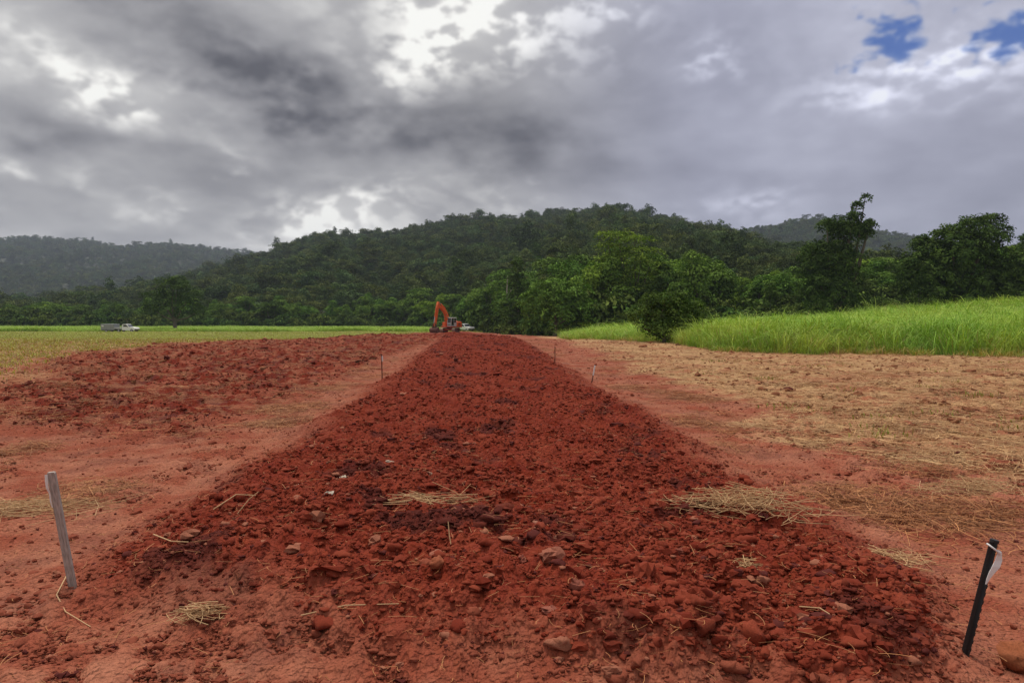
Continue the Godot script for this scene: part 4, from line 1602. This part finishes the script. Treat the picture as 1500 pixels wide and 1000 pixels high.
	for side in [-1.0, 1.0]:
		s = Shape.new()
		s.box(Vector3(0.36, 0.86, side * 0.47), Vector3(0.7, 1.42, 0.02), 0.004)
		put("door_glass" if side < 0.0 else "side_window", s.mesh(), glass, cab)
		s = Shape.new()
		s.box(Vector3(-0.43, 1.14, side * 0.47), Vector3(0.66, 0.84, 0.02), 0.004)
		put("side_window", s.mesh(), glass, cab)
	s = Shape.new()
	s.box(Vector3(-0.35, 0.45, 0), Vector3(0.5, 0.14, 0.5), 0.05)
	s.box(Vector3(-0.58, 0.85, 0), Vector3(0.14, 0.75, 0.48), 0.05)
	put("seat", s.mesh(), dark, cab)
	# boom, stick and bucket in the plane of the machine
	var boom := Shape.new()
	boom.prism(PackedVector2Array([Vector2(0.15, 1.35), Vector2(0.55, 1.3), Vector2(0.95, 2.1), Vector2(1.45, 3.35), Vector2(1.95, 3.95), Vector2(2.8, 4.6), Vector2(3.75, 5.05), Vector2(3.95, 5.25), Vector2(3.8, 5.45), Vector2(3.5, 5.42), Vector2(2.5, 5.08), Vector2(1.6, 4.55), Vector2(1.05, 3.95), Vector2(0.7, 3.1), Vector2(0.35, 2.1)]), -0.24, 0.24)
	var bo := put("boom", boom.mesh(), orange, ex)
	for side in [-1.0, 1.0]:
		s = Shape.new()
		var a := Vector3(0.85, 1.35, side * 0.36)
		var b := Vector3(1.55, 3.8, side * 0.36)
		s.tube([a, a.lerp(b, 0.58)], [0.1, 0.1], 10)
		put("boom_cylinder", s.mesh(), orange, bo)
		s = Shape.new()
		s.tube([a.lerp(b, 0.58), b], [0.06, 0.06], 10)
		put("cylinder_rod", s.mesh(), chrome, bo)
	s = Shape.new()
	s.tube([Vector3(1.55, 4.72, 0), Vector3(2.85, 5.62, 0)], [0.11, 0.11], 10)
	put("stick_cylinder", s.mesh(), orange, bo)
	s = Shape.new()
	s.tube([Vector3(2.85, 5.62, 0), Vector3(3.75, 6.0, 0)], [0.06, 0.06], 10)
	put("cylinder_rod", s.mesh(), chrome, bo)
	s = Shape.new()
	s.prism(PackedVector2Array([Vector2(3.62, 6.05), Vector2(3.88, 6.08), Vector2(4.18, 5.5), Vector2(4.45, 4.4), Vector2(4.95, 1.7), Vector2(5.0, 1.35), Vector2(4.72, 1.3), Vector2(4.2, 3.3), Vector2(3.75, 4.95), Vector2(3.55, 5.45)]), -0.2, 0.2)
	var stick := put("stick", s.mesh(), orange, ex)
	s = Shape.new()
	s.tube([Vector3(4.42, 4.9, 0), Vector3(4.86, 3.1, 0)], [0.1, 0.1], 10)
	put("bucket_cylinder", s.mesh(), orange, stick)
	s = Shape.new()
	s.tube([Vector3(4.86, 3.1, 0), Vector3(5.14, 1.95, 0)], [0.055, 0.055], 10)
	put("cylinder_rod", s.mesh(), chrome, stick)
	for side in [-1.0, 1.0]:
		s = Shape.new()
		s.box(Vector3(5.02, 1.8, side * 0.26), Vector3(0.14, 0.7, 0.06), 0.02, Basis(Vector3(0, 0, 1), -0.5))
		s.box(Vector3(5.16, 1.5, side * 0.26), Vector3(0.14, 0.9, 0.06), 0.02, Basis(Vector3(0, 0, 1), 0.1))
		put("bucket_link", s.mesh(), muddy, stick)
	var half := 0.92
	var back := PackedVector2Array([Vector2(4.7, 1.12), Vector2(5.2, 1.0), Vector2(5.42, 0.75), Vector2(5.42, 0.42), Vector2(5.2, 0.1), Vector2(4.7, 0.02), Vector2(4.25, 0.08), Vector2(4.25, 0.14), Vector2(4.7, 0.08), Vector2(5.14, 0.16), Vector2(5.34, 0.44), Vector2(5.34, 0.72), Vector2(5.14, 0.94), Vector2(4.69, 1.05)])
	s = Shape.new()
	s.prism(back, -half, half)
	var bucket := put("bucket", s.mesh(), muddy, ex)
	for side in [-1.0, 1.0]:
		s = Shape.new()
		s.prism(PackedVector2Array([Vector2(4.72, 1.03), Vector2(5.12, 0.93), Vector2(5.33, 0.72), Vector2(5.33, 0.44), Vector2(5.13, 0.17), Vector2(4.7, 0.09), Vector2(4.3, 0.13), Vector2(4.5, 0.6)]), side * (half - 0.03) - 0.02, side * (half - 0.03) + 0.02)
		put("side_plate", s.mesh(), muddy, bucket)
		s = Shape.new()
		s.prism(PackedVector2Array([Vector2(4.65, 1.55), Vector2(5.25, 1.55), Vector2(5.3, 0.98), Vector2(4.72, 1.08)]), side * 0.3 - 0.03, side * 0.3 + 0.03)
		put("bucket_ear", s.mesh(), muddy, bucket)
	for k in 5:
		s = Shape.new()
		var z := -half + 0.1 + k * (2.0 * half - 0.2) / 4.0
		s.prism(PackedVector2Array([Vector2(4.3, 0.06), Vector2(4.3, 0.17), Vector2(3.98, 0.13)]), z - 0.05, z + 0.05)
		put("tooth", s.mesh(), steel, bucket)

func wheel(parent: Node, at: Vector3, r: float, wide: float) -> void:
	var w := Node3D.new()
	w.name = "wheel"
	parent.add_child(w, true)
	w.position = at
	var s := Shape.new()
	s.tube([Vector3(0, 0, -wide / 2), Vector3(0, 0, -wide / 2 + 0.03), Vector3(0, 0, wide / 2 - 0.03), Vector3(0, 0, wide / 2)], [r * 0.88, r, r, r * 0.88], 20)
	put("tyre", s.mesh(), paint(0.02, 0.02, 0.02, 0.9), w)
	s = Shape.new()
	s.tube([Vector3(0, 0, -wide / 2 - 0.01), Vector3(0, 0, wide / 2 + 0.01)], [r * 0.58, r * 0.58], 14)
	put("rim", s.mesh(), paint(0.45, 0.45, 0.46, 0.4, 0.6), w)

func make_ute(label: String, at: Vector3, turn: float, tray: bool) -> Node3D:
	var white := paint(0.80, 0.80, 0.79, 0.35)
	var dark := paint(0.02, 0.02, 0.022, 0.6)
	var grey := paint(0.42, 0.43, 0.44, 0.5, 0.5)
	var glass := paint(0.035, 0.042, 0.05, 0.08)
	var u := thing("utility_truck", label, "utility truck", at, "white utility trucks")
	u.rotation.y = turn
	var s := Shape.new()
	# cab and bonnet, drawn from the side and narrowed above the belt line
	s.prism(PackedVector2Array([Vector2(-0.35, 0.5), Vector2(0.55, 0.42), Vector2(2.6, 0.42), Vector2(2.72, 0.6), Vector2(2.7, 0.92), Vector2(2.45, 1.06), Vector2(1.35, 1.16), Vector2(-0.35, 1.16)]), -0.88, 0.88)
	s.prism(PackedVector2Array([Vector2(-0.35, 1.16), Vector2(1.28, 1.16), Vector2(0.72, 1.72), Vector2(0.5, 1.78), Vector2(-0.2, 1.78), Vector2(-0.33, 1.7)]), -0.76, 0.76)
	put("body", s.mesh(), white, u)
	for side in [-1.0, 1.0]:
		s = Shape.new()
		s.prism(PackedVector2Array([Vector2(-0.1, 1.2), Vector2(1.05, 1.2), Vector2(0.62, 1.64), Vector2(-0.1, 1.66)]), side * 0.763 - 0.012, side * 0.763 + 0.012)
		put("side_window", s.mesh(), glass, u)
		s = Shape.new()
		s.box(Vector3(2.69, 0.82, side * 0.62), Vector3(0.06, 0.16, 0.34), 0.02)
		put("headlight", s.mesh(), paint(0.7, 0.7, 0.7, 0.15), u)
		s = Shape.new()
		s.box(Vector3(1.08, 1.26, side * 0.96), Vector3(0.1, 0.18, 0.16), 0.03)
		put("mirror", s.mesh(), dark, u)
		wheel(u, Vector3(1.95, 0.36, side * 0.78), 0.36, 0.24)
		wheel(u, Vector3(-1.15, 0.36, side * 0.78), 0.36, 0.24)
	s = Shape.new()
	s.box(Vector3(1.03, 1.45, 0), Vector3(0.02, 0.7, 1.36), 0.004, Basis(Vector3(0, 0, 1), 0.785))
	put("windscreen", s.mesh(), glass, u)
	s = Shape.new()
	s.box(Vector3(2.72, 0.56, 0), Vector3(0.12, 0.2, 1.7), 0.05)
	put("bumper", s.mesh(), dark, u)
	s = Shape.new()
	s.box(Vector3(-1.3, 0.78, 0), Vector3(1.9, 0.1, 1.8), 0.02)
	for side in [-1.0, 1.0]:
		s.box(Vector3(-1.3, 0.98, side * 0.89), Vector3(1.9, 0.26, 0.03), 0.01)
	s.box(Vector3(-2.25, 0.98, 0), Vector3(0.03, 0.26, 1.76), 0.01)
	s.box(Vector3(-0.42, 1.2, 0), Vector3(0.05, 0.75, 1.7), 0.02)
	put("tray", s.mesh(), grey, u)
	s = Shape.new()
	s.box(Vector3(-0.9, 0.58, 0), Vector3(2.6, 0.14, 0.8), 0.02)
	put("chassis", s.mesh(), dark, u)
	return u

func make_vehicles() -> void:
	var d := 164.0
	var p := ahead(-566, d)
	make_ute("white utility truck parked at the left edge of the mown field", p, deg_to_rad(-8), true)
	# box trailer behind it
	var q := ahead(-589, d + 0.6)
	var t := thing("box_trailer", "grey box trailer standing behind the white utility truck", "trailer", q)
	t.rotation.y = deg_to_rad(-8)
	var s := Shape.new()
	s.box(Vector3(0, 1.18, 0), Vector3(3.3, 1.35, 1.9), 0.04)
	put("box", s.mesh(), paint(0.27, 0.28, 0.30, 0.5, 0.3), t)
	s = Shape.new()
	for k in 7:
		s.box(Vector3(-1.5 + k * 0.5, 1.18, 0.955), Vector3(0.05, 1.25, 0.03), 0.01)
	put("rib", s.mesh(), paint(0.24, 0.25, 0.27, 0.5, 0.3), t)
	s = Shape.new()
	s.box(Vector3(-1.15, 1.42, 0.975), Vector3(0.5, 0.3, 0.02), 0.004)
	put("sign_plate", s.mesh(), paint(0.7, 0.7, 0.7, 0.5), t)
	s = Shape.new()
	s.box(Vector3(0, 0.46, 0), Vector3(3.3, 0.1, 1.6), 0.02)
	s.tube([Vector3(1.6, 0.46, 0.5), Vector3(2.7, 0.46, 0), Vector3(1.6, 0.46, -0.5)], [0.05, 0.05, 0.05], 6)
	put("drawbar", s.mesh(), paint(0.03, 0.03, 0.03, 0.7), t)
	for side in [-1.0, 1.0]:
		wheel(t, Vector3(-0.25, 0.32, side * 0.9), 0.32, 0.2)
	p = ahead(-70, 168)
	p.y += 0.1
	make_ute("white utility truck half hidden behind the excavator", p, deg_to_rad(-50), true)

func _ready() -> void:
	var t0 := Time.get_ticks_msec()
	rng.seed = 20
	make_noises()
	n_hill = noise(9, 0.006, 4)
	set_up()
	print("sky ", Time.get_ticks_msec() - t0)
	make_ground()
	print("ground ", Time.get_ticks_msec() - t0)
	make_hill(0, "hill", "forested hill rising behind the field", -1000, 1000, 95, 1050)
	make_hill(1, "far_hill", "second forested hill on the right farther back", 120, 1000, 800, 1500)
	make_hill(2, "far_ridge", "distant blue-grey forested ridge on the left", -1200, -150, 950, 2600)
	make_forest()
	print("forest ", Time.get_ticks_msec() - t0)
	make_single_trees()
	make_grass()
	print("grass ", Time.get_ticks_msec() - t0)
	make_excavator()
	make_vehicles()
	make_stakes()
	make_clods()
	make_rocks()
	make_straw()
	print("all ", Time.get_ticks_msec() - t0)
